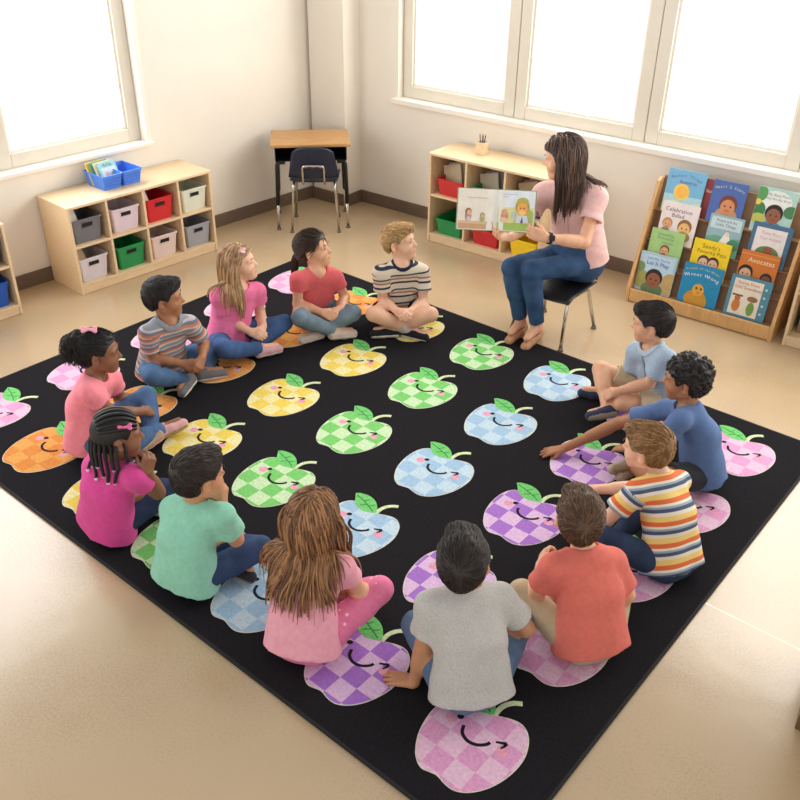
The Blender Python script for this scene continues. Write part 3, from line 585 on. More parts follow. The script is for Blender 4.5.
# ================================================================ people: signed distance modelling
V3 = lambda *a: np.array(a, dtype=float)
def nrm(v): return v/max(1e-9, np.linalg.norm(v))
def smin(a, b, k):
    if k <= 0: return np.minimum(a, b)
    h = np.clip(.5+.5*(b-a)/k, 0, 1); return b*(1-h)+a*h-k*h*(1-h)
class Field:
    def __init__(s, lo, hi, h):
        s.lo = np.array(lo, float); s.h = h; s.n = np.ceil((np.array(hi)-s.lo)/h).astype(int)+1
        s.a = np.full(s.n, .3, np.float32)
    def axes(s, sl): return [ (s.lo[i]+s.h*np.arange(sl[i].start, sl[i].stop)).reshape([-1 if j == i else 1 for j in range(3)]) for i in range(3)]
    def region(s, blo, bhi):
        i0 = np.clip(np.floor((blo-s.lo)/s.h).astype(int), 0, s.n); i1 = np.clip(np.ceil((bhi-s.lo)/s.h).astype(int)+1, 0, s.n)
        if (i1 <= i0).any(): return None
        return tuple(slice(a, b) for a, b in zip(i0, i1))
    def put(s, fn, blo, bhi, k=.0, sub=False):
        m = k+.02; sl = s.region(np.array(blo)-m, np.array(bhi)+m)
        if sl is None: return
        d = fn(*s.axes(sl)).astype(np.float32)
        if sub: s.a[sl] = -smin(-s.a[sl], d, k)
        else: s.a[sl] = smin(s.a[sl], d, k)
    def cone(s, p, q, r0, r1, k=.01, sub=False, cut=None):
        p = np.array(p, float); q = np.array(q, float); ab = q-p; L = max(ab @ ab, 1e-12); R = max(r0, r1)
        def fn(X, Y, Z):
            x, y, z = X-p[0], Y-p[1], Z-p[2]; t = np.clip((x*ab[0]+y*ab[1]+z*ab[2])/L, 0, 1)
            d = np.sqrt((x-t*ab[0])**2+(y-t*ab[1])**2+(z-t*ab[2])**2)-(r0+(r1-r0)*t)
            if cut is not None: d = np.maximum(d, (X-cut[0][0])*cut[1][0]+(Y-cut[0][1])*cut[1][1]+(Z-cut[0][2])*cut[1][2])
            return d
        s.put(fn, np.minimum(p, q)-R, np.maximum(p, q)+R, k, sub)
    def ball(s, p, r, k=.01, sub=False): s.cone(p, np.array(p)+1e-5, r, r, k, sub)
    def ell(s, c, ax, r, k=.01, sub=False):
        c = np.array(c, float); R = max(r)
        def fn(X, Y, Z):
            x, y, z = X-c[0], Y-c[1], Z-c[2]; k0 = 0; k1 = 0
            for a, rr in zip(ax, r):
                d = x*a[0]+y*a[1]+z*a[2]; k0 = k0+(d/rr)**2; k1 = k1+(d/rr**2)**2
            k0 = np.sqrt(k0); return k0*(k0-1)/np.maximum(np.sqrt(k1), 1e-6)
        s.put(fn, c-R, c+R, k, sub)
    def plane(s, p, n):
        """keep the side where (x-p).n < 0"""
        X, Y, Z = s.axes(tuple(slice(0, int(v)) for v in s.n)); s.a = np.maximum(s.a, ((X-p[0])*n[0]+(Y-p[1])*n[1]+(Z-p[2])*n[2]).astype(np.float32))
    def wrinkle(s, amp, seed, f=34):
        r = np.random.default_rng(seed); X, Y, Z = s.axes(tuple(slice(0, int(v)) for v in s.n)); t = 0
        for i in range(4):
            a = r.normal(size=3); a /= np.linalg.norm(a); b = r.normal(size=3); ff = f*(1+.5*i)
            t = t+np.sin(ff*(a[0]*X+a[1]*Y+a[2]*Z)+1.6*np.sin(.45*ff*(b[0]*X+b[1]*Y+b[2]*Z)+r.uniform(0, 6)))/(1+.5*i)
        s.a = s.a+(amp*t).astype(np.float32)
    def sample(s, P):
        g = (P-s.lo)/s.h; i = np.floor(g).astype(int); out = (i < 0).any(1) | (i >= s.n-1).any(1); i = np.clip(i, 0, s.n-2); f = np.clip(g-i, 0, 1); v = 0
        for a in (0, 1):
            for b in (0, 1):
                for c in (0, 1):
                    w = (f[:, 0] if a else 1-f[:, 0])*(f[:, 1] if b else 1-f[:, 1])*(f[:, 2] if c else 1-f[:, 2]); v = v+w*s.a[i[:, 0]+a, i[:, 1]+b, i[:, 2]+c]
        return np.where(out, .3, v)
    def mesh(s):
        A = s.a; S = A < 0; n = np.array(A.shape)-1
        cnt = np.zeros(n, np.uint8)
        for a in (0, 1):
            for b in (0, 1):
                for c in (0, 1): cnt += S[a:n[0]+a, b:n[1]+b, c:n[2]+c]
        act = (cnt > 0) & (cnt < 8); I = np.argwhere(act); idx = np.full(n, -1, np.int32); idx[act] = np.arange(len(I))
        acc = np.zeros((len(I), 3)); num = np.zeros(len(I))
        for ax in range(3):
            o = [q for q in range(3) if q != ax]
            for u in (0, 1):
                for v in (0, 1):
                    e0 = np.zeros(3, int); e0[o[0]] = u; e0[o[1]] = v; e1 = e0.copy(); e1[ax] = 1
                    p0 = I+e0; p1 = I+e1; a = A[p0[:, 0], p0[:, 1], p0[:, 2]]; b = A[p1[:, 0], p1[:, 1], p1[:, 2]]
                    x = (a < 0) != (b < 0); t = np.where(x, a/np.where(x, a-b, 1), 0)
                    q = p0.astype(float); q[:, ax] += t; acc += np.where(x[:, None], q, 0); num += x
        P = s.lo+s.h*acc/num[:, None]; F = []
        for ax in range(3):
            o = [(ax+1) % 3, (ax+2) % 3]; sl0 = [slice(None)]*3; sl1 = [slice(None)]*3; sl0[ax] = slice(0, -1); sl1[ax] = slice(1, None)
            E = np.argwhere(S[tuple(sl0)] != S[tuple(sl1)]); E = E[(E[:, o[0]] > 0) & (E[:, o[1]] > 0) & (E[:, o[0]] < n[o[0]]) & (E[:, o[1]] < n[o[1]])]
            if not len(E): continue
            neg = S[E[:, 0], E[:, 1], E[:, 2]]; q = []
            for u, v in ((-1, -1), (0, -1), (0, 0), (-1, 0)):
                k = E.copy(); k[:, o[0]] += u; k[:, o[1]] += v; q.append(idx[k[:, 0], k[:, 1], k[:, 2]])
            q = np.stack(q, 1); q[~neg] = q[~neg][:, ::-1]; F.append(q)
        return P, np.concatenate(F)
def np_mesh(name, P, F, mats, parent, org, attrs=None, mi=None, smooth=True):
    """mesh object from numpy arrays (world coordinates; the parent empty stands at org, unrotated)"""
    me = bpy.data.meshes.new(name); F = np.asarray(F); P = np.asarray(P)-org; m = F.shape[1]
    me.vertices.add(len(P)); me.vertices.foreach_set('co', P.astype(np.float32).ravel())
    me.loops.add(F.size); me.loops.foreach_set('vertex_index', F.astype(np.int32).ravel())
    me.polygons.add(len(F)); me.polygons.foreach_set('loop_start', np.arange(0, F.size, m, dtype=np.int32)); me.polygons.foreach_set('loop_total', np.full(len(F), m, np.int32))
    for q in (mats if isinstance(mats, (list, tuple)) else [mats]): me.materials.append(q)
    if mi is not None: me.polygons.foreach_set('material_index', mi.astype(np.int32))
    for k, v in (attrs or {}).items(): me.attributes.new(k, 'FLOAT', 'POINT').data.foreach_set('value', v.astype(np.float32))
    me.update(); me.validate()
    if smooth: me.shade_smooth()
    o = bpy.data.objects.new(name, me); C.objects.link(o); o.parent = parent; return o
def drop_small(P, F, keep=1):
    """keep only the largest connected surface(s)"""
    lab = np.arange(len(P))
    while True:
        m = lab[F].min(1); new = lab.copy(); np.minimum.at(new, F.ravel(), np.repeat(m, F.shape[1])); new = new[new]
        if (new == lab).all(): break
        lab = new
    u, c = np.unique(lab, return_counts=True); big = u[np.argsort(-c)[:keep]]; ok = np.isin(lab, big); mp = np.cumsum(ok)-1
    return P[ok], mp[F[ok[F].all(1)]]
def sweep(curves, r0, r1, n=3, seed=0):
    """tapered tubes along curves (m,k,3) -> P,F (quads)"""
    m, k, _ = curves.shape; T = np.gradient(curves, axis=1); T /= np.maximum(np.linalg.norm(T, axis=2, keepdims=True), 1e-9)
    ref = np.where(np.abs(T[..., 2:3]) < .9, V3(0, 0, 1), V3(1, 0, 0)); A = np.cross(T, ref); A /= np.maximum(np.linalg.norm(A, axis=2, keepdims=True), 1e-9); B = np.cross(T, A)
    t = np.linspace(0, 1, k)[None, :, None]; r0 = np.reshape(r0, (-1, 1, 1)) if np.ndim(r0) else r0
    R = r0*(1-t**2.2)+r1*t**2.2
    P = np.stack([curves+R*(A*math.cos(2*math.pi*i/n)+B*math.sin(2*math.pi*i/n)) for i in range(n)], 2)   # m,k,n,3
    id_ = np.arange(m*k*n).reshape(m, k, n); F = []
    for i in range(n):
        j = (i+1) % n; F.append(np.stack([id_[:, :-1, i], id_[:, :-1, j], id_[:, 1:, j], id_[:, 1:, i]], -1).reshape(-1, 4))
    return P.reshape(-1, 3), np.concatenate(F)
def join(parts):
    P = []; F = []; M = []; o = 0
    for p, f, m in parts:
        if len(p) == 0: continue
        P.append(p); F.append(f+o); M.append(np.full(len(f), m)); o += len(p)
    return np.concatenate(P), np.concatenate(F), np.concatenate(M)
def sphere_np(c, r, ax, nu=14, nv=10):
    """uv sphere with its pole along ax[0]; faces as quads (degenerate at the poles), material by polar angle"""
    P = []; F = []; M = []
    for j in range(nv+1):
        a = math.pi*j/nv
        for i in range(nu):
            b = 2*math.pi*i/nu; P.append(c+r*(ax[0]*math.cos(a)+(ax[1]*math.cos(b)+ax[2]*math.sin(b))*math.sin(a)))
    for j in range(nv):
        for i in range(nu):
            F.append((j*nu+i, (j+1)*nu+i, (j+1)*nu+(i+1) % nu, j*nu+(i+1) % nu)); M.append(j)
    return np.array(P), np.array(F), np.array(M)

def skin_mat(name, c, lip):
    m = mat(name, c, .5, .03, 40, .05, 500); nt = m.node_tree; b = nt.nodes['Principled BSDF']
    b.inputs['Subsurface Weight'].default_value = .12; b.inputs['Subsurface Radius'].default_value = (.012, .005, .003); b.inputs['Subsurface Scale'].default_value = .5
    src = b.inputs['Base Color'].links[0].from_socket
    at = nt.nodes.new('ShaderNodeAttribute'); at.attribute_name = 'lip'; mx = nt.nodes.new('ShaderNodeMixRGB'); mx.inputs[2].default_value = lin(lip)
    nt.links.new(at.outputs['Fac'], mx.inputs[0]); nt.links.new(src, mx.inputs[1]); nt.links.new(mx.outputs[0], b.inputs['Base Color'])
    return m
def hair_mat(name, c, c2):
    a = mat(name, c, .55, .18, 55, stretch=(1, 1, .15)); b = mat(name+'_light', c2, .52, .15, 55, stretch=(1, 1, .15)); return [a, b]
def cloth(name, c, var=.04, sc=50, bump=.25):
    if max(c) > 130: c = tuple(v*.82+255*.18 for v in c)
    return mat(name, c, .9, var, sc, bump, 420, spec=.2, sheen=.1)
def denim(name, c):
    return mat(name, c, .88, .16, 11, .4, 520, spec=.2)
EYEM = [mat('eye_white', (236, 232, 228), .25), mat('eye_iris_brown', (70, 44, 30), .2), mat('eye_pupil', (10, 9, 9), .15), mat('eye_iris_blue', (90, 120, 150), .2)]

def head_frame(HC, nose, hs):
    d = nrm(nose-HC); lat = nrm(np.cross(V3(0, 0, 1), d)); up = np.cross(d, lat)
    a = .20; f = nrm(d*math.cos(a)+up*math.sin(a)); u = np.cross(f, lat)     # the nose tip sits a little below the head centre
    return f, lat, u
HAIRLINE = [(-.14, -.078), (-.06, -.066), (-.03, -.045), (-.012, -.012), (.012, -.004), (.030, .012), (.046, .044), (.066, .056), (.14, .066)]
def hairline(f, hl): return np.interp(f, [q[0] for q in hl], [q[1] for q in hl])

def add_head(fd, HC, ax, s, NB, neck_r, adult=False):
    f, l, u = ax; at_ = lambda a, b, c: HC+(f*a+l*b+u*c)*s
    jl = 1.12 if adult else 1.0
    fd.ell(at_(-.010, 0, .027), ax, (.094*s, .076*s, .079*s), .0)
    fd.ell(at_(.024, 0, -.030*jl), ax, (.064*s, .057*s, .068*s*jl), .03*s)
    fd.ball(at_(.068, 0, -.084*jl), .019*s, .035*s)
    for q in (-1, 1):
        fd.ball(at_(.049, q*.033, -.036), .030*s, .025*s)
        fd.cone(at_(-.012, q*.054, -.052*jl), at_(.056, q*.018, -.086*jl), .016*s, .015*s, .025*s)
        fd.cone(at_(.078, q*.016, .024), at_(.068, q*.044, .020), .010*s, .009*s, .014*s)             # brow
        fd.ball(at_(.096, q*.029, .004), .013*s, .012*s, True)                                          # socket
        fd.ball(at_(.067, q*.030, .003), .0165*s, .006*s)                                               # lids
        fd.ell(at_(.0855, q*.0305, .002), ax, (.0085*s, .0128*s, .0056*s), .002*s, True)
        fd.ell(at_(-.010, q*.0815, -.010), (nrm(f+l*q*.45), nrm(l*q-f*.5), u), (.020*s, .0085*s, .031*s), .006*s)   # ear
        fd.ell(at_(-.002, q*.089, -.006), ax, (.009*s, .005*s, .016*s), .003*s, True)
        fd.ball(at_(.090, q*.0085, -.030), .0075*s, .007*s)
    fd.cone(at_(.080, 0, .006), at_(.101, 0, -.024), .0065*s, .0095*s, .012*s)                          # nose
    fd.cone(at_(.0805, -.012, -.0560*jl), at_(.0805, .012, -.0560*jl), .0058*s, .0058*s, .010*s); fd.ball(at_(.0850, 0, -.0535*jl), .0056*s, .010*s)
    fd.cone(at_(.0800, -.009, -.0655*jl), at_(.0800, .009, -.0655*jl), .0062*s, .0062*s, .010*s)
    fd.cone(at_(.0905, -.015, -.0600*jl), at_(.0905, .015, -.0600*jl), .0026*s, .0026*s, .003*s, True)
    fd.cone(NB-nrm(HC-NB)*.03, at_(-.020, 0, -.045), neck_r*1.1, neck_r, .02)
def add_hand(fd, Wp, d, n, side, curl, s, spread=.0, thumb=.6):
    d = nrm(d); n = nrm(n-d*(n @ d)); x = np.cross(d, n) if side == 'R' else np.cross(n, d); k = .006*s
    base = [.0235, .0080, -.0078, -.0225]; ln = [.043, .049, .045, .036]; pl = [.060, .063, .060, .054]
    for i in range(4):
        B = Wp+(d*pl[i]+x*base[i])*s; fd.cone(Wp+(d*.006+x*base[i]*.55)*s, B, .0135*s, .0098*s, .010*s)
        dd = nrm(d+x*(base[i]*spread*40)); a = 0; p = B; fr = (.46, .30, .24); r = .0079*s if i < 3 else .0070*s
        for j in range(3):
            a += curl*(.55, .95, .7)[j]; v = dd*math.cos(a)+n*math.sin(a); q = p+v*ln[i]*s*fr[j]*1.06
            fd.cone(p, q, r, r*.93, k if j == 0 else .003*s); p = q; r *= .93
    B = Wp+(d*.014+x*.018)*s; v = nrm(d*.62+x*.75*thumb+n*.35); q = B+v*.030*s; fd.cone(B, q, .0110*s, .0090*s, .008*s)
    v2 = nrm(d*.85+x*.25*thumb+n*(.25+.5*curl)); fd.cone(q, q+v2*.027*s, .0088*s, .0070*s, .004*s)

def short_hair(fd, HC, ax, s, hl, th=.012, top=.016, quiff=.0):
    f, l, u = ax; at_ = lambda a, b, c: HC+(f*a+l*b+u*c)*s
    fd.ell(at_(-.012, 0, .029), ax, ((.094+th)*s, (.076+th)*s, (.079+top)*s), 0)
    fd.ell(at_(-.028, 0, -.012), ax, ((.072+th*.6)*s, (.066+th*.4)*s, .07*s), .02*s)
    if quiff:
        fd.ell(at_(.058, .012, .086), ax, (.034*s, .05*s, (.012+quiff)*s), .025*s)
    X, Y, Z = fd.axes(tuple(slice(0, int(v)) for v in fd.n)); x, y, z = X-HC[0], Y-HC[1], Z-HC[2]
    F_ = (x*f[0]+y*f[1]+z*f[2])/s; U_ = (x*u[0]+y*u[1]+z*u[2])/s; L_ = np.abs((x*l[0]+y*l[1]+z*l[2])/s)
    cut = (hairline(F_, hl)-U_)*.75*s
    ear = (.032-np.sqrt(((F_+.004)*1.0)**2+((U_+.014)*.85)**2))*s; ear = np.where(L_ > .055, ear, -1)
    fd.a = np.maximum(fd.a, np.maximum(cut, ear).astype(np.float32))
def surf_points(fd, n, rng, lo=None):
    P, F = fd.mesh(); i = rng.choice(len(P), min(n, len(P)), replace=False); Q = P[i]; e = fd.h
    g = np.stack([fd.sample(Q+V3(*(e if k == j else 0 for k in range(3))))-fd.sample(Q-V3(*(e if k == j else 0 for k in range(3)))) for j in range(3)], 1)
    return Q, g/np.maximum(np.linalg.norm(g, axis=1, keepdims=True), 1e-9)
def sd_grad(fs, Q, e=.006):
    d = np.min([f.sample(Q) for f in fs], 0); g = []
    for j in range(3):
        v = np.zeros(3); v[j] = e; g.append(np.min([f.sample(Q+v) for f in fs], 0)-np.min([f.sample(Q-v) for f in fs], 0))
    g = np.stack(g, 1); return d, g/np.maximum(np.linalg.norm(g, axis=1, keepdims=True), 1e-6)
def face_clear(g, p):
    f, l, u = g.ax; q = (p-g.HC)/g.hs; F_, H_, L_ = q @ f, q @ u, np.abs(q @ l); lim = np.interp(H_, [-.16, -.115, -.05, .0, .03, .055, .075], [.12, .015, .004, .008, .022, .045, .2])
    return p-f*(np.clip(F_-lim, 0, .03)*.8*g.hs)[:, None]*((H_ > -.15) & (H_ < .07) & (L_ < .125))[:, None]
def grow(roots, dirs, length, fs, margin, step=.012, grav=.25, wave=0., rng=None, flow=None, stiff=.75, pull=None, keep=None):
    """strands that start at the roots, follow the head, then fall with gravity and stay outside the fields fs"""
    n = int(max(length)/step); p = roots.copy(); d = dirs.copy(); out = [p.copy()]; ph = rng.uniform(0, 6.28, len(p)); L = np.asarray(length)
    for i in range(n):
        g = np.tile(V3(0, 0, -1), (len(p), 1))
        if pull is not None: g = pull(p, i, n)
        d = d*stiff+g*grav; d /= np.maximum(np.linalg.norm(d, axis=1, keepdims=True), 1e-9)
        w = np.stack([np.cos(ph+i*.55), np.sin(ph+i*.5), 0*ph], 1)*wave
        st = np.where((i+1)*step < L, step, step*.02)[:, None]; p = p+(d+w)*st
        sd, gr = sd_grad(fs, p); push = np.clip(margin-sd, 0, .03)[:, None]; p = p+gr*push
        d = d-gr*np.minimum(0, (d*gr).sum(1, keepdims=True))*(push > 0)
        if keep is not None: p = keep(p)
        p[:, 2] = np.maximum(p[:, 2], .03); out.append(p.copy())
    return np.stack(out, 1)

class Person: pass
def build_person(key, J, sp):
    t0 = {k: V3(*v) for k, v in J.items()}; g = Person(); t0['HC'] = t0['HC']-V3(0, 0, .010); t0['nose'] = t0['nose']-V3(0, 0, .010); s = sp.get('s', 1.0); ad = sp.get('adult', False); rng = np.random.default_rng(sum(map(ord, key)))
    P, NB, HC = t0['P'], t0['NB'], t0['HC']; up = nrm(NB-P); lat = nrm(t0['sL']-t0['sR']); lat = nrm(lat-up*(lat @ up)); fwd = np.cross(lat, up)
    B = 1.32 if ad else 1.0*s; hs = (1.07 if ad else .995*s)
    ax = head_frame(HC, t0['nose'], hs); f, l, u = ax; at_ = lambda a, b, c: HC+(f*a+l*b+u*c)*hs
    org = V3(P[0], P[1], .0 if ad else .012)
    root = thing('person', sp['label'], 'person', org)
    pts = np.array(list(t0.values())); lo = pts.min(0)-.17; hi = pts.max(0)+.17; lo[2] = max(lo[2], -.01 if ad else .006)
    FL = .003 if ad else .0162
    # ------------------------------------------------ body
    bd = Field(lo, hi, .005 if ad else .0042)
    mid = (P+NB)/2-fwd*.022*B
    for q in (-1, 0, 1):
        bd.cone(P+lat*q*.030*B, mid+lat*q*.030*B, .070*B, .060*B, .02); bd.cone(mid+lat*q*.030*B, NB-up*.06*B+lat*q*.045*B, .060*B, .050*B, .02)
    for q, sg in (('R', -1), ('L', 1)):
        sh, el, wr = t0['s'+q], t0['e'+q], t0['w'+q]; hp, kn, an = t0['h'+q], t0['k'+q], t0['a'+q]
        am = B*.92 if ad else B
        bd.cone(NB-up*.030*B, sh-up*.020*B, .034*B, .030*am, .03*B); bd.cone(sh-up*.018*B, el, .033*am, .0305*am, .02); bd.cone(el, wr, .0310*am, .0215*am, .012); bd.cone(el+(wr-el)*.2, el+(wr-el)*.5, .031*am, .029*am, .012)
        lg = B*.90 if ad else B
        bd.cone(hp, kn, .062*lg, .044*lg, .03); bd.cone(kn, an, .043*lg, .027*lg, .02); bd.cone(kn+(an-kn)*.2-fwd*.0, kn+(an-kn)*.45, .042*lg, .040*lg, .02)
        H = sp['hands'][q]; add_hand(bd, wr, V3(*H[0]), V3(*H[1]), q, H[2], (1.22 if ad else 1.0*s), *(H[3:]))
        g.__dict__['foot'+q] = foot = foot_frame(sp, t0, q, fwd, lat, ad)
        tp, so = foot; fl = .155*s if not ad else .215
        bd.cone(an, an+tp*fl*.62-(-so)*0, .026*lg, .018*lg, .02)
    add_head(bd, HC, ax, hs, NB, .040*B if not ad else .047, ad)
    bd.plane(V3(0, 0, FL), V3(0, 0, -1))
    BP, BF = drop_small(*bd.mesh())
    q = (BP-HC); Fh, Lh, Uh = (q @ f)/hs, (q @ l)/hs, (q @ u)/hs; jl = 1.12 if ad else 1
    lip = np.clip(1.5-np.sqrt((Lh/.019)**2+((Uh+.0605*jl)/.0105)**2)*1.2, 0, 1)*(Fh > .06)*.75
    bl = np.clip(1-np.sqrt(((np.abs(Lh)-.040)/.024)**2+((Uh+.034)/.022)**2), 0, 1)*(Fh > .02)*.30
    parts = [(BP, BF, 0)]; ey = sp.get('eye', 1); em = []
    np_ = len(BP)
    for sgn in (-1, 1):
        gaze = nrm(f+l*sp.get('gaze', 0)); e1 = nrm(np.cross(gaze, u)); e2 = np.cross(gaze, e1)
        p, fc, m = sphere_np(at_(.0670, sgn*.0305, .003), .0150*hs, (gaze, e1, e2)); parts.append((p, fc, 1)); em.append(np.where(m < 1, 3, np.where(m < 3, 2, 1)))
    A_, Fq, M_ = join(parts); M_[M_ == 1] = np.concatenate(em)
    lipa = np.concatenate([np.maximum(lip, bl), np.zeros(len(A_)-np_)])
    o = np_mesh('body', A_, Fq, [sp['skin'], EYEM[0], EYEM[ey], EYEM[2]], root, org, {'lip': lipa}, M_)
    # ------------------------------------------------ shirt
    S = sp['shirt']; sf = S.get('sleeve', .62); hem = S.get('hem', -.045); loose = S.get('loose', 1.0)
    box_ = np.array([P, NB, t0['sR'], t0['sL'], t0['eR'], t0['eL']]); st = Field(box_.min(0)-.17*B, box_.max(0)+.13*B, .0050 if not ad else .0048)
    cutP = (P+up*hem*B, -up)
    for q in (-1, 0, 1):
        st.cone(P-up*.05*B+lat*q*.058*B, mid+lat*q*.038*B, .098*B*loose, .080*B*loose, .03, cut=cutP); st.cone(mid+lat*q*.038*B, NB-up*.075*B+lat*q*.05*B-fwd*.004, .080*B*loose, .066*B, .03)
    for q in 'RL':
        sh, el = t0['s'+q], t0['e'+q]; ar = nrm(el-sh); c = sh+(el-sh)*sf; am = B*.94 if ad else B
        st.cone(NB-up*.030*B, sh-up*.018*B, .044*B, .038*am, .045*B, cut=None)
        st.cone(sh-up*.016*B, el, .042*am, (.063 if not ad else .066)*am, .045*B, cut=(c, ar))
    st.wrinkle(.0016*(1.3 if ad else 1), int(rng.integers(999)), 30)
    for q in 'RL':
        sh, el = t0['s'+q], t0['e'+q]; ar = nrm(el-sh); c = sh+(el-sh)*sf; am = B*.94 if ad else B
        st.cone(c-ar*.006, c+ar*.05, (.038 if not ad else .042)*am, (.040 if not ad else .046)*am, .0, True, (c-ar*.014, -ar))
    nk = S.get('neck', .056)*B; na = nrm(HC-NB); pre = st.a.copy(); st.cone(NB+na*.010+fwd*S.get('vneck', .012), NB+na*.14+fwd*.05, nk, nk*1.5, .004, True)
    if S.get('v'): st.cone(NB+fwd*.05*B, NB+fwd*.085*B-up*S['v'], .022*B, .008*B, .006, True)
    st.plane(V3(0, 0, FL+.004), V3(0, 0, -1))
    TP, TF = drop_small(*st.mesh())
    run = (TP-P) @ up
    for q in 'RL':
        sh, el = t0['s'+q], t0['e'+q]; v = el-sh; L = np.linalg.norm(v); tt = ((TP-sh) @ v)/L**2; dd = np.linalg.norm(TP-sh-np.clip(tt, 0, 1)[:, None]*v, axis=1)
        w = (tt > .12) & (dd < .072*B) & (((TP-NB) @ lat)*(1 if q == 'L' else -1) > .085*B); run = np.where(w, ((sh-P) @ up)-tt*L+.03, run)
    np_mesh('shirt' if not ad else 'blouse', TP, TF, S['mat'], root, org, {'run': run})
    if 'collar' in S:
        wd, tk = S.get('cband', (.011, .0022)); n1 = Field(st.lo, st.lo+(st.n-1)*st.h, st.h); n1.a = np.full(st.a.shape, .3, np.float32); n2 = Field(st.lo, st.lo+(st.n-1)*st.h, st.h); n2.a = n1.a.copy()
        c0 = NB+na*.010+fwd*S.get('vneck', .012); c1 = NB+na*.14+fwd*.05; n1.cone(c0, c1, nk-.003, nk*1.5-.003, 0); n2.cone(c0-na*.004, c1, nk+wd, nk*1.5+wd, 0)
        n1.a = np.maximum(np.maximum(pre-tk, -n1.a), n2.a); CP, CF = n1.mesh()
        if len(CP): CP, CF = drop_small(CP, CF); np_mesh('collar', CP, CF, S['collar'], root, org)
    if S.get('placket'):
        ln_ = []
        for q in np.linspace(0, 1, 14):
            a = NB+fwd*.075*B-up*(.02+.30*q)*B; d_, g_ = sd_grad([st], a[None]); a = a-g_[0]*d_[0]; ln_.append(a+g_[0]*.001)
        p_, f_ = sweep(np.array(ln_)[None], .004, .004, 6); np_mesh('placket', p_, f_, S['placket'], root, org)
    # ------------------------------------------------ legs
    Q = sp['pants']; lg = B*.90 if ad else B; kind = Q['kind']
    lp = np.array([t0[a+b] for a in 'hka' for b in 'RL']); pt = Field(lp.min(0)-.13*B, lp.max(0)+.13*B, .0055)
    for q in (-1, 1): pt.cone(P-up*.02*B+lat*q*.035*B, P+up*.06*B+lat*q*.032*B, .082*B if not ad else .092*B, .076*B if not ad else .088*B, .03)
    for q in 'RL':
        hp, kn, an = t0['h'+q], t0['k'+q], t0['a'+q]; th = nrm(kn-hp); sn = nrm(an-kn)
        if kind == 'shorts':
            c = hp+(kn-hp)*Q.get('len', .72); pt.cone(hp+(kn-hp)*.06, kn, .068*lg, .066*lg, .03, cut=(c, th)); 
        else:
            fit = Q.get('fit', 1.0); c = kn+(an-kn)*Q.get('len', .93)
            pt.cone(hp+(kn-hp)*.06, kn, .066*lg, .051*lg*fit, .03); pt.cone(kn, an, .050*lg*fit, .038*lg*fit, .012, cut=(c, sn)); pt.cone(kn+(an-kn)*.2, kn+(an-kn)*.45, .048*lg*fit, .045*lg*fit, .02)
    pt.wrinkle(.0014, int(rng.integers(999)), 38)
    if kind == 'shorts':
        for q in 'RL':
            hp, kn = t0['h'+q], t0['k'+q]; th = nrm(kn-hp); c = hp+(kn-hp)*Q.get('len', .72); pt.cone(c-th*.006, c+th*.05, .052*lg, .054*lg, 0, True, (c-th*.014, -th))
    pt.plane(V3(0, 0, FL+.001), V3(0, 0, -1))
    LP, LF = drop_small(*pt.mesh()); np_mesh(Q.get('name', 'jeans' if kind == 'jeans' else kind), LP, LF, Q['mat'], root, org)
    # ------------------------------------------------ shoes
    for q in 'RL':
        an = t0['a'+q]; tp, so = g.__dict__['foot'+q]; sd_ = np.cross(tp, so); fl = (.150*s if not ad else .20); w = (.031*s if not ad else .036); 
        heel = an-tp*.022*B+so*(.024 if not ad else .040)*B; toe = heel+tp*fl
        sf_ = Field(np.minimum(heel, toe)-.09, np.maximum(heel, toe)+.09, .0042)
        sf_.cone(heel, heel+tp*fl*.45, w*.92, w*.86, .01); sf_.cone(heel+tp*fl*.45, toe-tp*w*.6, w*.92, w*.84, .015)
        if not ad:
            sf_.cone(heel-so*.004, an-so*.008, w*.92, w*1.0, .015); sf_.cone(heel-so*.016, heel+tp*fl*.42-so*.004, w*.96, w*.80, .015)
        sf_.plane(heel+so*w*.62, so)
        if ad: sf_.cone(an-so*.02, heel+tp*fl*.42-so*.06, .031, .036, .006, True); sf_.cone(heel+tp*.03-so*.012, heel+tp*fl*.45-so*.012, .024, .018, .004, True)
        else: sf_.cone(an-so*.036*B, an-so*.09, .031*B, .05, .0, True)
        sf_.plane(V3(0, 0, FL+.0005), V3(0, 0, -1)); SP, SF_ = drop_small(*sf_.mesh()); shoe = np_mesh('shoe', SP, SF_, sp['shoes'][0], root, org)
        so_ = Field(np.minimum(heel, toe)-.09, np.maximum(heel, toe)+.09, .0042); z0 = heel+so*w*.60
        so_.cone(heel, heel+tp*fl*.5, w*.99, w*.9, .01); so_.cone(heel+tp*fl*.5, toe-tp*w*.6, w*.95, w*.92, .012); so_.plane(z0, -so); so_.plane(z0+so*(.012 if not ad else .007), so)
        so_.plane(V3(0, 0, FL-.0006), V3(0, 0, -1)); SP, SF_ = so_.mesh()
        if len(SP): SP, SF_ = drop_small(SP, SF_); np_mesh('sole', SP, SF_, sp['shoes'][1], shoe, org)
        if 'laces' in sp and not ad:
            cv = []
            for i in range(4):
                b_ = heel+tp*fl*(.40+.09*i); d_, g_ = 0, 0; row = np.array([b_+sd_*w*x_-so*w*.9 for x_ in (-.6, -.3, 0, .3, .6)]); d_, g_ = sd_grad([sf_], row); cv.append(row-g_*(d_-.0015)[:, None])
            p_, f_ = sweep(np.array(cv), .0026, .0026, 5); np_mesh('laces', p_, f_, sp['laces'], shoe, org)
        if sp.get('sock') is not None:
            kn = t0['k'+q]; sn = nrm(kn-an); p_, f_ = sweep(np.array([[an-sn*.01, an+sn*.03, an+sn*.062]]), .036*B, .040*B, 14); np_mesh('sock', p_, f_, sp['sock'], root, org)
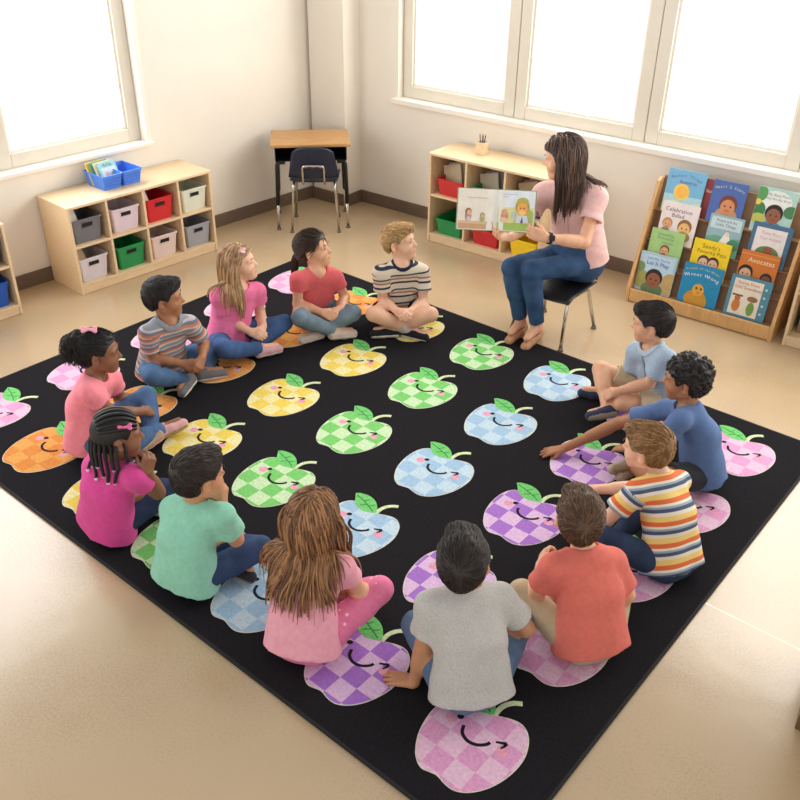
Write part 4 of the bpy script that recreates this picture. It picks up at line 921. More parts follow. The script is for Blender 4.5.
    # ------------------------------------------------ hair
    g.__dict__.update(root=root, org=org, HC=HC, ax=ax, hs=hs, at=at_, bd=bd, st=st, up=up, fwd=fwd, lat=lat, rng=rng, t0=t0, sp=sp, B=B, NB=NB)
    HAIR[sp['hair'][0]](g, sp['hair'][1], sp['hair'][2] if len(sp['hair']) > 2 else {})
    return g
def foot_frame(sp, t, q, fwd, lat, ad):
    ov = sp.get('feet', {}).get(q)
    if ov: tp = nrm(V3(*ov[0])); so = V3(*ov[1])
    elif ad: tp = nrm(V3(fwd[0], fwd[1], -.12)); so = V3(0, 0, -1)
    else:
        sn = t['a'+q]-t['k'+q]; sn[2] = 0; sn = nrm(sn); hf = nrm(V3(fwd[0], fwd[1], 0)); tp = nrm(sn*.85+hf*.35); so = -hf*.55+V3(0, 0, -.75)
    so = nrm(so-tp*(so @ tp)); return tp, so
def brows(g, r=.0022):
    out = []; 
    for q in (-1, 1):
        c = np.array([g.at(.0905-.16*(x-.014)**1.25-.3*x*x, q*x, .0255+.005*math.sin((x-.014)/.034*2.6)) for x in np.linspace(.014, .048, 7)]); out.append(c)
    P, F = sweep(np.array(out), r*g.hs, r*.4*g.hs, 5); 
    la = []
    for q in (-1, 1):
        la.append(np.array([g.at(.0865-.30*(x-.031)**2*20-.004, q*x, .0098-(x-.031)**2*34) for x in np.linspace(.0185, .0445, 7)]))
    P2, F2 = sweep(np.array(la), .0014*g.hs, .0009*g.hs, 5)
    P3, F3, _ = join([(P, F, 0), (P2, F2, 0)]); return P3, F3
def finish_hair(g, parts, mats, name='hair'):
    P, F, M = join(parts); return np_mesh(name, P, F, mats, g.root, g.org, None, M)
def tufts(g, fd, n, L, r, mess=.35, crown=(-.055, .01, .10), lift=.25, fwdbias=.0):
    Q, N = surf_points(fd, n, g.rng); c = g.at(*crown); v = Q-c; f, l, u = g.ax
    v = v+f*fwdbias*np.clip(((Q-g.HC) @ u)/g.hs, 0, .1)[:, None]*6; v += g.rng.normal(0, mess*.03, v.shape); T = v-N*(v*N).sum(1, keepdims=True); T /= np.maximum(np.linalg.norm(T, axis=1, keepdims=True), 1e-9)
    ok = g.bd.sample(Q) > .0035; Q, N, T = Q[ok], N[ok], T[ok]
    k = 6; cs = [Q-N*.003]; p = Q.copy(); ln = L*g.rng.uniform(.6, 1.25, len(Q)); d = T+g.rng.normal(0, .10, T.shape); lf = g.rng.uniform(.0004, .0030, len(Q))
    for i in range(1, k):
        p = p+d*(ln/(k-1))[:, None]; sd, gr = sd_grad([fd], p, .004); tgt = lf*(1+lift*6*(i/(k-1))**2); p = p-gr*((sd-tgt)*np.where(sd > tgt, .85, 1))[:, None]; d = d-gr*(d*gr).sum(1, keepdims=True); d /= np.maximum(np.linalg.norm(d, axis=1, keepdims=True), 1e-6); cs.append(p)
    cs = np.stack(cs, 1); q = (cs-g.HC)/g.hs; F_, L_, U_ = q @ g.ax[0], np.abs(q @ g.ax[1]), q @ g.ax[2]
    bad = ((L_ > .055) & (np.sqrt((F_+.004)**2+((U_+.014)*.85)**2) < .029)).any(1) | ((U_ < -.072) & (F_ < 0)).any(1); return cs[~bad]
def head_field(g, pad=.14, h=.0045): return Field(g.HC-pad*g.hs, g.HC+pad*g.hs, h)
def h_short(g, mats, o):
    fd = head_field(g); hl = [(a, b+(.012 if a < -.02 else 0)) for a, b in HAIRLINE]; short_hair(fd, g.HC, g.ax, g.hs, hl, o.get('th', .010), o.get('top', .010), o.get('quiff', .010)*.7)
    fd.wrinkle(.0012, 5, 90); P, F = drop_small(*fd.mesh())
    cv = tufts(g, fd, o.get('n', 1900), o.get('L', .034)*1.35, .002, .3, o.get('crown', (-.06, .012, .095)), .07, o.get('fb', .5)); w = g.rng.random(len(cv)) < .35
    P1, F1 = sweep(cv[~w], .0023, .0006); P2, F2 = sweep(cv[w], .0021, .0006); P3, F3 = brows(g)
    finish_hair(g, [(P, F, 0), (P1, F1, 0), (P2, F2, 1), (P3, F3, 0)], mats)
def h_curly(g, mats, o):
    fd = head_field(g); short_hair(fd, g.HC, g.ax, g.hs, HAIRLINE, .013, .018, .0)
    Q, N = surf_points(fd, 420, g.rng)
    for q, n in zip(Q, N): fd.ball(q+n*g.rng.uniform(-.003, .003), g.rng.uniform(.006, .010), .003)
    P, F = drop_small(*fd.mesh()); Q, N = surf_points(fd, 900, g.rng); cv = []
    for q, n in zip(Q, N):
        e = nrm(np.cross(n, g.rng.normal(size=3))); b = np.cross(n, e); r = g.rng.uniform(.003, .0045); cv.append([q+n*(-.001+.0010*i)+(e*math.cos(i*1.25)+b*math.sin(i*1.25))*r for i in range(6)])
    P1, F1 = sweep(np.array(cv), .0018, .0010); P3, F3 = brows(g); finish_hair(g, [(P, F, 0), (P1, F1, 1), (P3, F3, 0)], mats)
def h_long(g, mats, o):
    f, l, u = g.ax; fd = head_field(g); short_hair(fd, g.HC, g.ax, g.hs, [(a, b+(.004 if a > .03 else 0)) for a, b in HAIRLINE], .006, .008, 0); P, F = drop_small(*fd.mesh())
    Q, N = surf_points(fd, 6000, g.rng); fr = ((Q-g.HC) @ f)/g.hs; ur = ((Q-g.HC) @ u)/g.hs; lr = ((Q-g.HC) @ l)/g.hs
    ok = (ur > .0) & (fr < o.get('fmax', .074)); Q, N, fr, ur, lr = (v[ok][:o.get('n', 750)] for v in (Q, N, fr, ur, lr))
    side = np.where(lr-o.get('part', .0) > 0, 1, -1)[:, None]; T = l*side*(.8*np.clip((fr+.035)/.05, .0, 1))[:, None]-u*.45+l*(lr*4)[:, None]-f*(np.clip(fr+.03, 0, .12)*o.get('back', 9))[:, None]-f*.15; T = T-N*(T*N).sum(1, keepdims=True); T /= np.linalg.norm(T, axis=1, keepdims=True)
    L = o.get('L', .38)*g.rng.uniform(.86, 1.06, len(Q)); mg = g.rng.uniform(.004, .017*o.get('vol', 1), len(Q))**1.0
    bias = V3(*o.get('bias', (0, 0, 0)))
    def pull(p, i, n):
        h = ((p-g.HC) @ u)/g.hs; fr_ = ((p-g.HC) @ f)/g.hs; v = np.tile(V3(0, 0, -1)+bias, (len(p), 1)); k = np.clip((fr_-.012)/.05, 0, 1)*(h > -.10)*(h < .045); return v-f*(k*o.get('tuck', .9))[:, None]
    cv = grow(Q, T, L, [g.bd, g.st], mg, .013, .30, o.get('wave', .08), g.rng, stiff=.74, pull=pull, keep=lambda p: face_clear(g, p))
    w = g.rng.random(len(cv)) < .4; P1, F1 = sweep(cv[~w], .0046, .0012, 4); P2, F2 = sweep(cv[w], .0042, .0012, 4); P3, F3 = brows(g)
    finish_hair(g, [(P, F, 0), (P1, F1, 0), (P2, F2, 1), (P3, F3, 0)], mats)
    if 'bow' in o: bow(g, g.at(*o['bow']), -l*.7+u*.7, f, .032, o['bow_mat'])
def bow(g, c, n, x, size, m, name='hair_bow'):
    n = nrm(n); x = nrm(x-n*(x @ n)); y = np.cross(n, x); b = Field(c-size*1.6, c+size*1.6, size/14)
    for q in (-1, 1):
        b.cone(c+x*q*size*.15, c+x*q*size*.85+y*size*.28, size*.16, size*.30, size*.1); b.cone(c+x*q*size*.15, c+x*q*size*.85-y*size*.28, size*.16, size*.30, size*.1)
        b.ell(c+x*q*size*.66+n*size*.30, (x, y, n), (size*.28, size*.22, size*.16), size*.05, True)
    b.ball(c+n*size*.1, size*.24, size*.04); P, F = b.mesh(); return np_mesh(name, P, F, m, g.root, g.org)
def h_pony(g, mats, o):
    """hair pulled back into a low tail"""
    f, l, u = g.ax; fd = head_field(g); short_hair(fd, g.HC, g.ax, g.hs, [(a, b+(.006 if a > .03 else -.004)) for a, b in HAIRLINE], .006, .008, 0); P, F = drop_small(*fd.mesh())
    tie = g.at(*o.get('tie', (-.098, .0, -.012))); Q, N = surf_points(fd, 1700, g.rng); cv = []; ok = g.bd.sample(Q) > .0035; Q, N = Q[ok], N[ok]
    for q, n in zip(Q, N):
        v = tie-q; v = nrm(v-n*(v @ n)); L = min(.06, np.linalg.norm(tie-q)); cv.append([q-n*.002]+[q+v*L*t+n*.004*math.sin(math.pi*t) for t in (.33, .66, 1)])
    cv = np.array(cv); w = g.rng.random(len(cv)) < .35; P1, F1 = sweep(cv[~w], .0024, .001); P2, F2 = sweep(cv[w], .0024, .001)
    n = 150; rt = tie+g.rng.normal(0, .007, (n, 3)); d = np.tile(nrm(-f*.8-u*.35+l*o.get('swing', 0)), (n, 1))+g.rng.normal(0, .12, (n, 3))
    c3 = grow(rt, d, o.get('L', .17)*g.rng.uniform(.8, 1.1, n), [g.bd, g.st], g.rng.uniform(.004, .022, n), .012, .30, .10, g.rng, stiff=.76); P4, F4 = sweep(c3, .0040, .0012, 4); P3, F3 = brows(g)
    finish_hair(g, [(P, F, 0), (P1, F1, 0), (P2, F2, 1), (P4, F4, 0), (P3, F3, 0)], mats)
    r = np.array([tie+(l*math.cos(a)+u*math.sin(a))*.013 for a in np.linspace(0, 6.283, 17)]); p_, f_ = sweep(r[None], .004, .004, 7); np_mesh('hair_tie', p_, f_, o['tie_mat'], g.root, g.org)
def h_puff(g, mats, o):
    f, l, u = g.ax; fd = head_field(g, .2); short_hair(fd, g.HC, g.ax, g.hs, [(a, b+(.008 if a > .03 else 0)) for a, b in HAIRLINE], .006, .010, 0)
    P, F = drop_small(*fd.mesh()); c = g.at(*o.get('c', (-.098, 0, .060))); pf = Field(c-.12, c+.12, .0045)
    for i in range(170):
        d = nrm(g.rng.normal(size=3)); d = nrm(d-f*.25-u*.30); pf.ball(c+d*g.rng.uniform(.006, .040)*g.hs+(-u*.030-f*.006)*(i % 3)*.6, g.rng.uniform(.012, .020), .006)
    P2, F2 = drop_small(*pf.mesh()); Q, N = surf_points(pf, 800, g.rng); cv = []
    for q, n in zip(Q, N):
        e = nrm(np.cross(n, g.rng.normal(size=3))); b = np.cross(n, e); r = g.rng.uniform(.003, .006); cv.append([q+n*(.0034*i)-u*.0006*i*i+(e*math.cos(i*1.1)+b*math.sin(i*1.1))*r for i in range(8)])
    P1, F1 = sweep(np.array(cv), .0020, .0009); Q, N = surf_points(fd, 1200, g.rng); c2 = []
    for q, n in zip(Q, N):
        v = c-q; v = nrm(v-n*(v @ n)); c2.append([q-n*.002, q+v*.012+n*.003, q+v*.024+n*.003, q+v*.036])
    P4, F4 = sweep(np.array(c2), .0022, .0008); P3, F3 = brows(g); finish_hair(g, [(P, F, 0), (P2, F2, 0), (P1, F1, 1), (P4, F4, 0), (P3, F3, 0)], mats)
    bow(g, g.at(*o.get('bow', (-.045, .0, .135))), u*.6+l*-.3, f, .032, o['bow_mat'])
def h_braids(g, mats, o):
    f, l, u = g.ax; fd = head_field(g); short_hair(fd, g.HC, g.ax, g.hs, [(a, b+(.006 if a > .03 else 0)) for a, b in HAIRLINE], .004, .006, 0); P, F = drop_small(*fd.mesh())
    parts = [(P, F, 0)]; cvs = []
    for i in range(9):        # cornrows running back over the scalp, each ending in a hanging braid
        a = (i-4)/4*1.15; row = []
        for t in np.linspace(0, 1, 16):
            th = -.95+2.35*t; d = f*math.cos(th+.9)*1.0; d = nrm(f*math.cos(.55+1.9*t)+u*math.sin(.55+1.9*t)*math.cos(a)+l*math.sin(a)*(.35+.65*math.sin(.55+1.9*t)))
            row.append(g.at(-.011, 0, .03)+(f*(d @ f)*.098+l*(d @ l)*.080+u*(d @ u)*.088)*g.hs)
        cvs.append(np.array(row))
    P1, F1 = sweep(np.array(cvs), .0075, .0075, 6); parts.append((P1, F1, 0))
    n = 15; rt = []; dr = []
    for i in range(n):
        a = -1.75+3.5*i/(n-1); d = nrm(-f*math.cos(a)+l*math.sin(a)); rt.append(g.at(-.011, 0, .01)+(f*(d @ f)*.094+l*(d @ l)*.078)*g.hs-u*.012); dr.append(d*.5-u)
    L = np.array([.15+.035*math.sin(i*2.3) for i in range(n)]); cv = grow(np.array(rt), np.array(dr), L, [g.bd, g.st], np.full(n, .009), .010, .35, .05, g.rng)
    m, k, _ = cv.shape; fine = np.stack([np.stack([np.interp(np.linspace(0, k-1, 60), np.arange(k), cv[i, :, j]) for j in range(3)], 1) for i in range(m)])
    for ph in (0, 2.09, 4.19):
        t = np.arange(60)*.62+ph; off = np.stack([np.cos(t), np.sin(t), 0*t], 1)*.0040; P2, F2 = sweep(fine+off[None], .0042, .0036, 5); parts.append((P2, F2, 0))
    P3, F3 = brows(g); parts.append((P3, F3, 0)); finish_hair(g, parts, mats)
    for i in range(n):
        j = min(k-1, int(L[i]/.010)); e = cv[i, j]; c = o['beads'][i % len(o['beads'])]
        b, fb, _ = sphere_np(e-V3(0, 0, .004), .0085, (V3(0, 0, 1), V3(1, 0, 0), V3(0, 1, 0)), 12, 8); np_mesh('bead', b, fb, c, g.root, g.org)
    bow(g, g.at(.018, -.066, .072), -l*.8+u*.5, f, .026, o['bow_mat'])
HAIR = dict(short=h_short, curly=h_curly, long=h_long, pony=h_pony, puff=h_puff, braids=h_braids)
JOINTS = {
 'k1': dict(P=(-3.836,3.008,0.097), NB=(-3.796,3.078,0.428), HC=(-3.824,3.119,0.547), sR=(-3.821,2.946,0.400), sL=(-3.771,3.200,0.370), eR=(-3.831,2.996,0.217), eL=(-3.805,3.231,0.186), wR=(-3.683,3.046,0.163), wL=(-3.675,3.134,0.159), kR=(-3.637,2.808,0.154), kL=(-3.632,3.266,0.155), aR=(-3.611,3.053,0.075), aL=(-3.678,3.034,0.060), nose=(-3.739,3.181,0.543), hR=(-3.864,2.938,0.097), hL=(-3.816,3.079,0.095)),
 'k2': dict(P=(-3.693,3.588,0.099), NB=(-3.616,3.546,0.425), HC=(-3.658,3.565,0.544), sR=(-3.645,3.413,0.403), sL=(-3.574,3.660,0.356), eR=(-3.671,3.423,0.215), eL=(-3.570,3.737,0.183), wR=(-3.518,3.478,0.187), wL=(-3.482,3.598,0.177), kR=(-3.558,3.325,0.194), kL=(-3.409,3.638,0.158), aR=(-3.448,3.518,0.065), aL=(-3.540,3.442,0.060), nose=(-3.566,3.615,0.540), hR=(-3.719,3.519,0.099), hL=(-3.671,3.660,0.096)),
 'k3': dict(P=(-3.315,3.984,0.100), NB=(-3.277,3.943,0.439), HC=(-3.319,3.971,0.560), sR=(-3.348,3.827,0.397), sL=(-3.195,4.042,0.376), eR=(-3.334,3.831,0.204), eL=(-3.153,4.006,0.191), wR=(-3.174,3.779,0.195), wL=(-3.116,3.842,0.192), kR=(-3.272,3.673,0.183), kL=(-3.033,3.932,0.163), aR=(-3.131,3.849,0.056), aL=(-3.215,3.775,0.062), nose=(-3.217,4.005,0.557), hR=(-3.358,3.921,0.101), hL=(-3.273,4.048,0.099)),
 'k4': dict(P=(-3.854,2.529,0.101), NB=(-3.747,2.535,0.422), HC=(-3.775,2.545,0.544), sR=(-3.755,2.401,0.394), sL=(-3.724,2.659,0.364), eR=(-3.783,2.426,0.208), eL=(-3.735,2.741,0.193), wR=(-3.670,2.541,0.165), wL=(-3.615,2.628,0.185), kR=(-3.653,2.323,0.187), kL=(-3.823,2.869,0.082), aR=(-3.667,2.547,0.064), aL=(-3.667,2.668,0.060), nose=(-3.711,2.624,0.520), hR=(-3.871,2.455,0.101), hL=(-3.840,2.601,0.100)),
 'k5': dict(P=(-3.548,1.849,0.100), NB=(-3.509,1.922,0.429), HC=(-3.504,1.958,0.549), sR=(-3.412,1.825,0.424), sL=(-3.552,2.032,0.355), eR=(-3.398,1.914,0.256), eL=(-3.606,2.084,0.181), wR=(-3.368,2.070,0.207), wL=(-3.564,2.225,0.110), kR=(-3.291,1.906,0.124), kL=(-3.514,2.184,0.183), aR=(-3.362,2.146,0.067), aL=(-3.328,2.060,0.061), nose=(-3.445,2.039,0.517), hR=(-3.528,1.782,0.103), hL=(-3.570,1.928,0.100)),
 'k6': dict(P=(-2.922,1.531,0.102), NB=(-2.845,1.580,0.427), HC=(-2.833,1.599,0.550), sR=(-2.710,1.571,0.415), sL=(-2.966,1.553,0.363), eR=(-2.725,1.674,0.256), eL=(-2.842,1.565,0.220), wR=(-2.692,1.619,0.408), wL=(-2.863,1.721,0.170), kR=(-2.829,1.791,0.143), kL=(-3.122,1.770,0.137), aR=(-3.068,1.767,0.059), aL=(-2.880,1.757,0.061), nose=(-2.791,1.691,0.518), hR=(-2.847,1.526,0.103), hL=(-2.997,1.533,0.099)),
 'k7': dict(P=(-2.395,1.544,0.101), NB=(-2.379,1.621,0.431), HC=(-2.361,1.639,0.553), sR=(-2.244,1.641,0.425), sL=(-2.491,1.584,0.359), eR=(-2.254,1.698,0.245), eL=(-2.354,1.592,0.228), wR=(-2.310,1.692,0.400), wL=(-2.374,1.742,0.162), kR=(-2.232,1.799,0.145), kL=(-2.564,1.787,0.142), aR=(-2.466,1.746,0.060), aL=(-2.331,1.723,0.061), nose=(-2.343,1.738,0.522), hR=(-2.322,1.549,0.103), hL=(-2.471,1.537,0.099)),
 'k8': dict(P=(-1.781,1.601,0.102), NB=(-1.850,1.720,0.419), HC=(-1.867,1.765,0.536), sR=(-1.720,1.756,0.397), sL=(-1.963,1.670,0.359), eR=(-1.704,1.824,0.221), eL=(-1.851,1.638,0.210), wR=(-1.840,1.881,0.148), wL=(-1.808,1.793,0.173), kR=(-1.664,1.895,0.196), kL=(-2.017,1.739,0.221), aR=(-1.874,1.855,0.058), aL=(-1.916,1.896,0.052), nose=(-1.901,1.863,0.519), hR=(-1.715,1.643,0.106), hL=(-1.846,1.568,0.101)),
 'k9': dict(P=(-1.182,1.834,0.102), NB=(-1.291,1.928,0.421), HC=(-1.303,1.914,0.549), sR=(-1.217,2.035,0.364), sL=(-1.363,1.812,0.394), eR=(-1.129,2.090,0.199), eL=(-1.359,1.787,0.200), wR=(-1.294,2.076,0.162), wL=(-1.369,1.748,0.034), kR=(-1.199,2.168,0.119), kL=(-1.475,1.881,0.148), aR=(-1.299,1.933,0.061), aL=(-1.280,2.031,0.059), nose=(-1.358,2.006,0.533), hR=(-1.139,1.897,0.100), hL=(-1.225,1.769,0.103)),
 'k10': dict(P=(-0.972,2.299,0.104), NB=(-1.086,2.378,0.422), HC=(-1.124,2.385,0.542), sR=(-1.006,2.470,0.356), sL=(-1.146,2.255,0.397), eR=(-0.939,2.502,0.182), eL=(-1.195,2.271,0.215), wR=(-1.085,2.426,0.170), wL=(-1.272,2.416,0.198), kR=(-1.013,2.617,0.122), kL=(-1.272,2.285,0.148), aR=(-1.143,2.406,0.060), aL=(-1.078,2.421,0.058), nose=(-1.190,2.465,0.527), hR=(-0.931,2.361,0.102), hL=(-1.011,2.235,0.105)),
 'k11': dict(P=(-0.942,2.909,0.101), NB=(-1.088,3.002,0.407), HC=(-1.167,3.014,0.507), sR=(-1.048,3.118,0.342), sL=(-1.124,2.872,0.393), eR=(-1.202,3.056,0.244), eL=(-1.193,2.783,0.240), wR=(-1.352,2.997,0.197), wL=(-1.293,2.843,0.124), kR=(-1.158,3.110,0.143), kL=(-1.150,2.698,0.221), aR=(-1.190,2.870,0.060), aL=(-1.079,2.880,0.057), nose=(-1.267,3.013,0.475), hR=(-0.924,2.984,0.099), hL=(-0.955,2.838,0.101)),
 'k12': dict(P=(-1.110,3.591,0.103), NB=(-1.234,3.575,0.422), HC=(-1.270,3.591,0.542), sR=(-1.346,3.627,0.340), sL=(-1.210,3.432,0.426), eR=(-1.556,3.586,0.170), eL=(-1.268,3.404,0.246), wR=(-1.729,3.363,0.050), wL=(-1.411,3.420,0.167), kR=(-1.413,3.707,0.139), kL=(-1.216,3.305,0.156), aR=(-1.394,3.465,0.060), aL=(-1.403,3.446,0.056), nose=(-1.367,3.565,0.510), hR=(-1.151,3.654,0.100), hL=(-1.070,3.528,0.107)),
 'k13': dict(P=(-1.558,4.062,0.107), NB=(-1.624,3.987,0.434), HC=(-1.641,3.988,0.558), sR=(-1.725,4.030,0.351), sL=(-1.510,3.911,0.437), eR=(-1.733,4.057,0.165), eL=(-1.568,3.902,0.256), wR=(-1.798,3.910,0.118), wL=(-1.699,3.804,0.195), kR=(-1.874,3.964,0.197), kL=(-1.661,3.827,0.132), aR=(-1.724,3.794,0.079), aL=(-1.851,3.978,0.057), nose=(-1.737,3.959,0.526), hR=(-1.639,4.077,0.108), hL=(-1.493,4.038,0.112)),
 'teacher': dict(P=(-2.465,4.662,0.464), NB=(-2.520,4.565,0.959), HC=(-2.562,4.519,1.112), sR=(-2.683,4.537,0.883), sL=(-2.343,4.565,0.923), eR=(-2.700,4.350,0.680), eL=(-2.303,4.407,0.686), wR=(-2.640,4.150,0.702), wL=(-2.445,4.218,0.731), kR=(-2.682,4.259,0.471), kL=(-2.566,4.290,0.471), aR=(-2.631,4.337,0.092), aL=(-2.516,4.342,0.088), nose=(-2.671,4.481,1.065), hR=(-2.555,4.659,0.463), hL=(-2.375,4.665,0.465)),
}
def clasp(J, curl=.75, fwdk=.05):
    sR, sL, P, NB = (V3(*J[k]) for k in ('sR', 'sL', 'P', 'NB')); wR, wL = V3(*J['wR']), V3(*J['wL']); up = nrm(NB-P); fwd = np.cross(nrm(sL-sR), up)
    M = (wR+wL)/2+fwd*fwdk-up*.008; return dict(R=(M-wR+fwd*.01, nrm(wL-wR)*.8-up*.5+fwd*.1, curl), L=(M-wL+fwd*.01, nrm(wR-wL)*.8-up*.5+fwd*.1, curl))
def rest(J, q, curl=.45, n=(0, 0, -1)):
    d = V3(*J['w'+q])-V3(*J['e'+q]); return (d+V3(0, 0, .02), n, curl)
SK = dict(fair=skin_mat('skin_fair', (236, 186, 156), (206, 112, 106)), light=skin_mat('skin_light', (226, 172, 138), (190, 100, 90)), tan=skin_mat('skin_tan', (204, 148, 110), (166, 88, 76)),
          olive=skin_mat('skin_olive', (196, 140, 102), (156, 86, 74)), brown=skin_mat('skin_brown', (172, 118, 84), (140, 76, 68)), deep=skin_mat('skin_deep', (142, 94, 68), (124, 66, 62)))
WSOLE = mat('shoe_sole_white', (222, 214, 202), .7); TSOLE = mat('shoe_sole_tan', (168, 142, 118), .75, .05, 60, .2, 300); GSOLE = mat('shoe_sole_grey', (150, 140, 126), .75, .05, 60, .2, 300)
LACE = mat('laces_white', (226, 222, 216), .8)
def dots(m, c):
    nt = m.node_tree; b = nt.nodes['Principled BSDF']; src = b.inputs['Base Color'].links[0].from_socket; tc = nt.nodes.new('ShaderNodeTexCoord')
    v = nt.nodes.new('ShaderNodeTexVoronoi'); v.inputs['Scale'].default_value = 26; lt = nt.nodes.new('ShaderNodeMath'); lt.operation = 'LESS_THAN'; lt.inputs[1].default_value = .17
    mx = nt.nodes.new('ShaderNodeMixRGB'); mx.inputs[2].default_value = lin(c); nt.links.new(tc.outputs['Object'], v.inputs['Vector']); nt.links.new(v.outputs['Distance'], lt.inputs[0])
    nt.links.new(lt.outputs[0], mx.inputs[0]); nt.links.new(src, mx.inputs[1]); nt.links.new(mx.outputs[0], b.inputs['Base Color']); return m
def sp(**k): return k
J_ = JOINTS
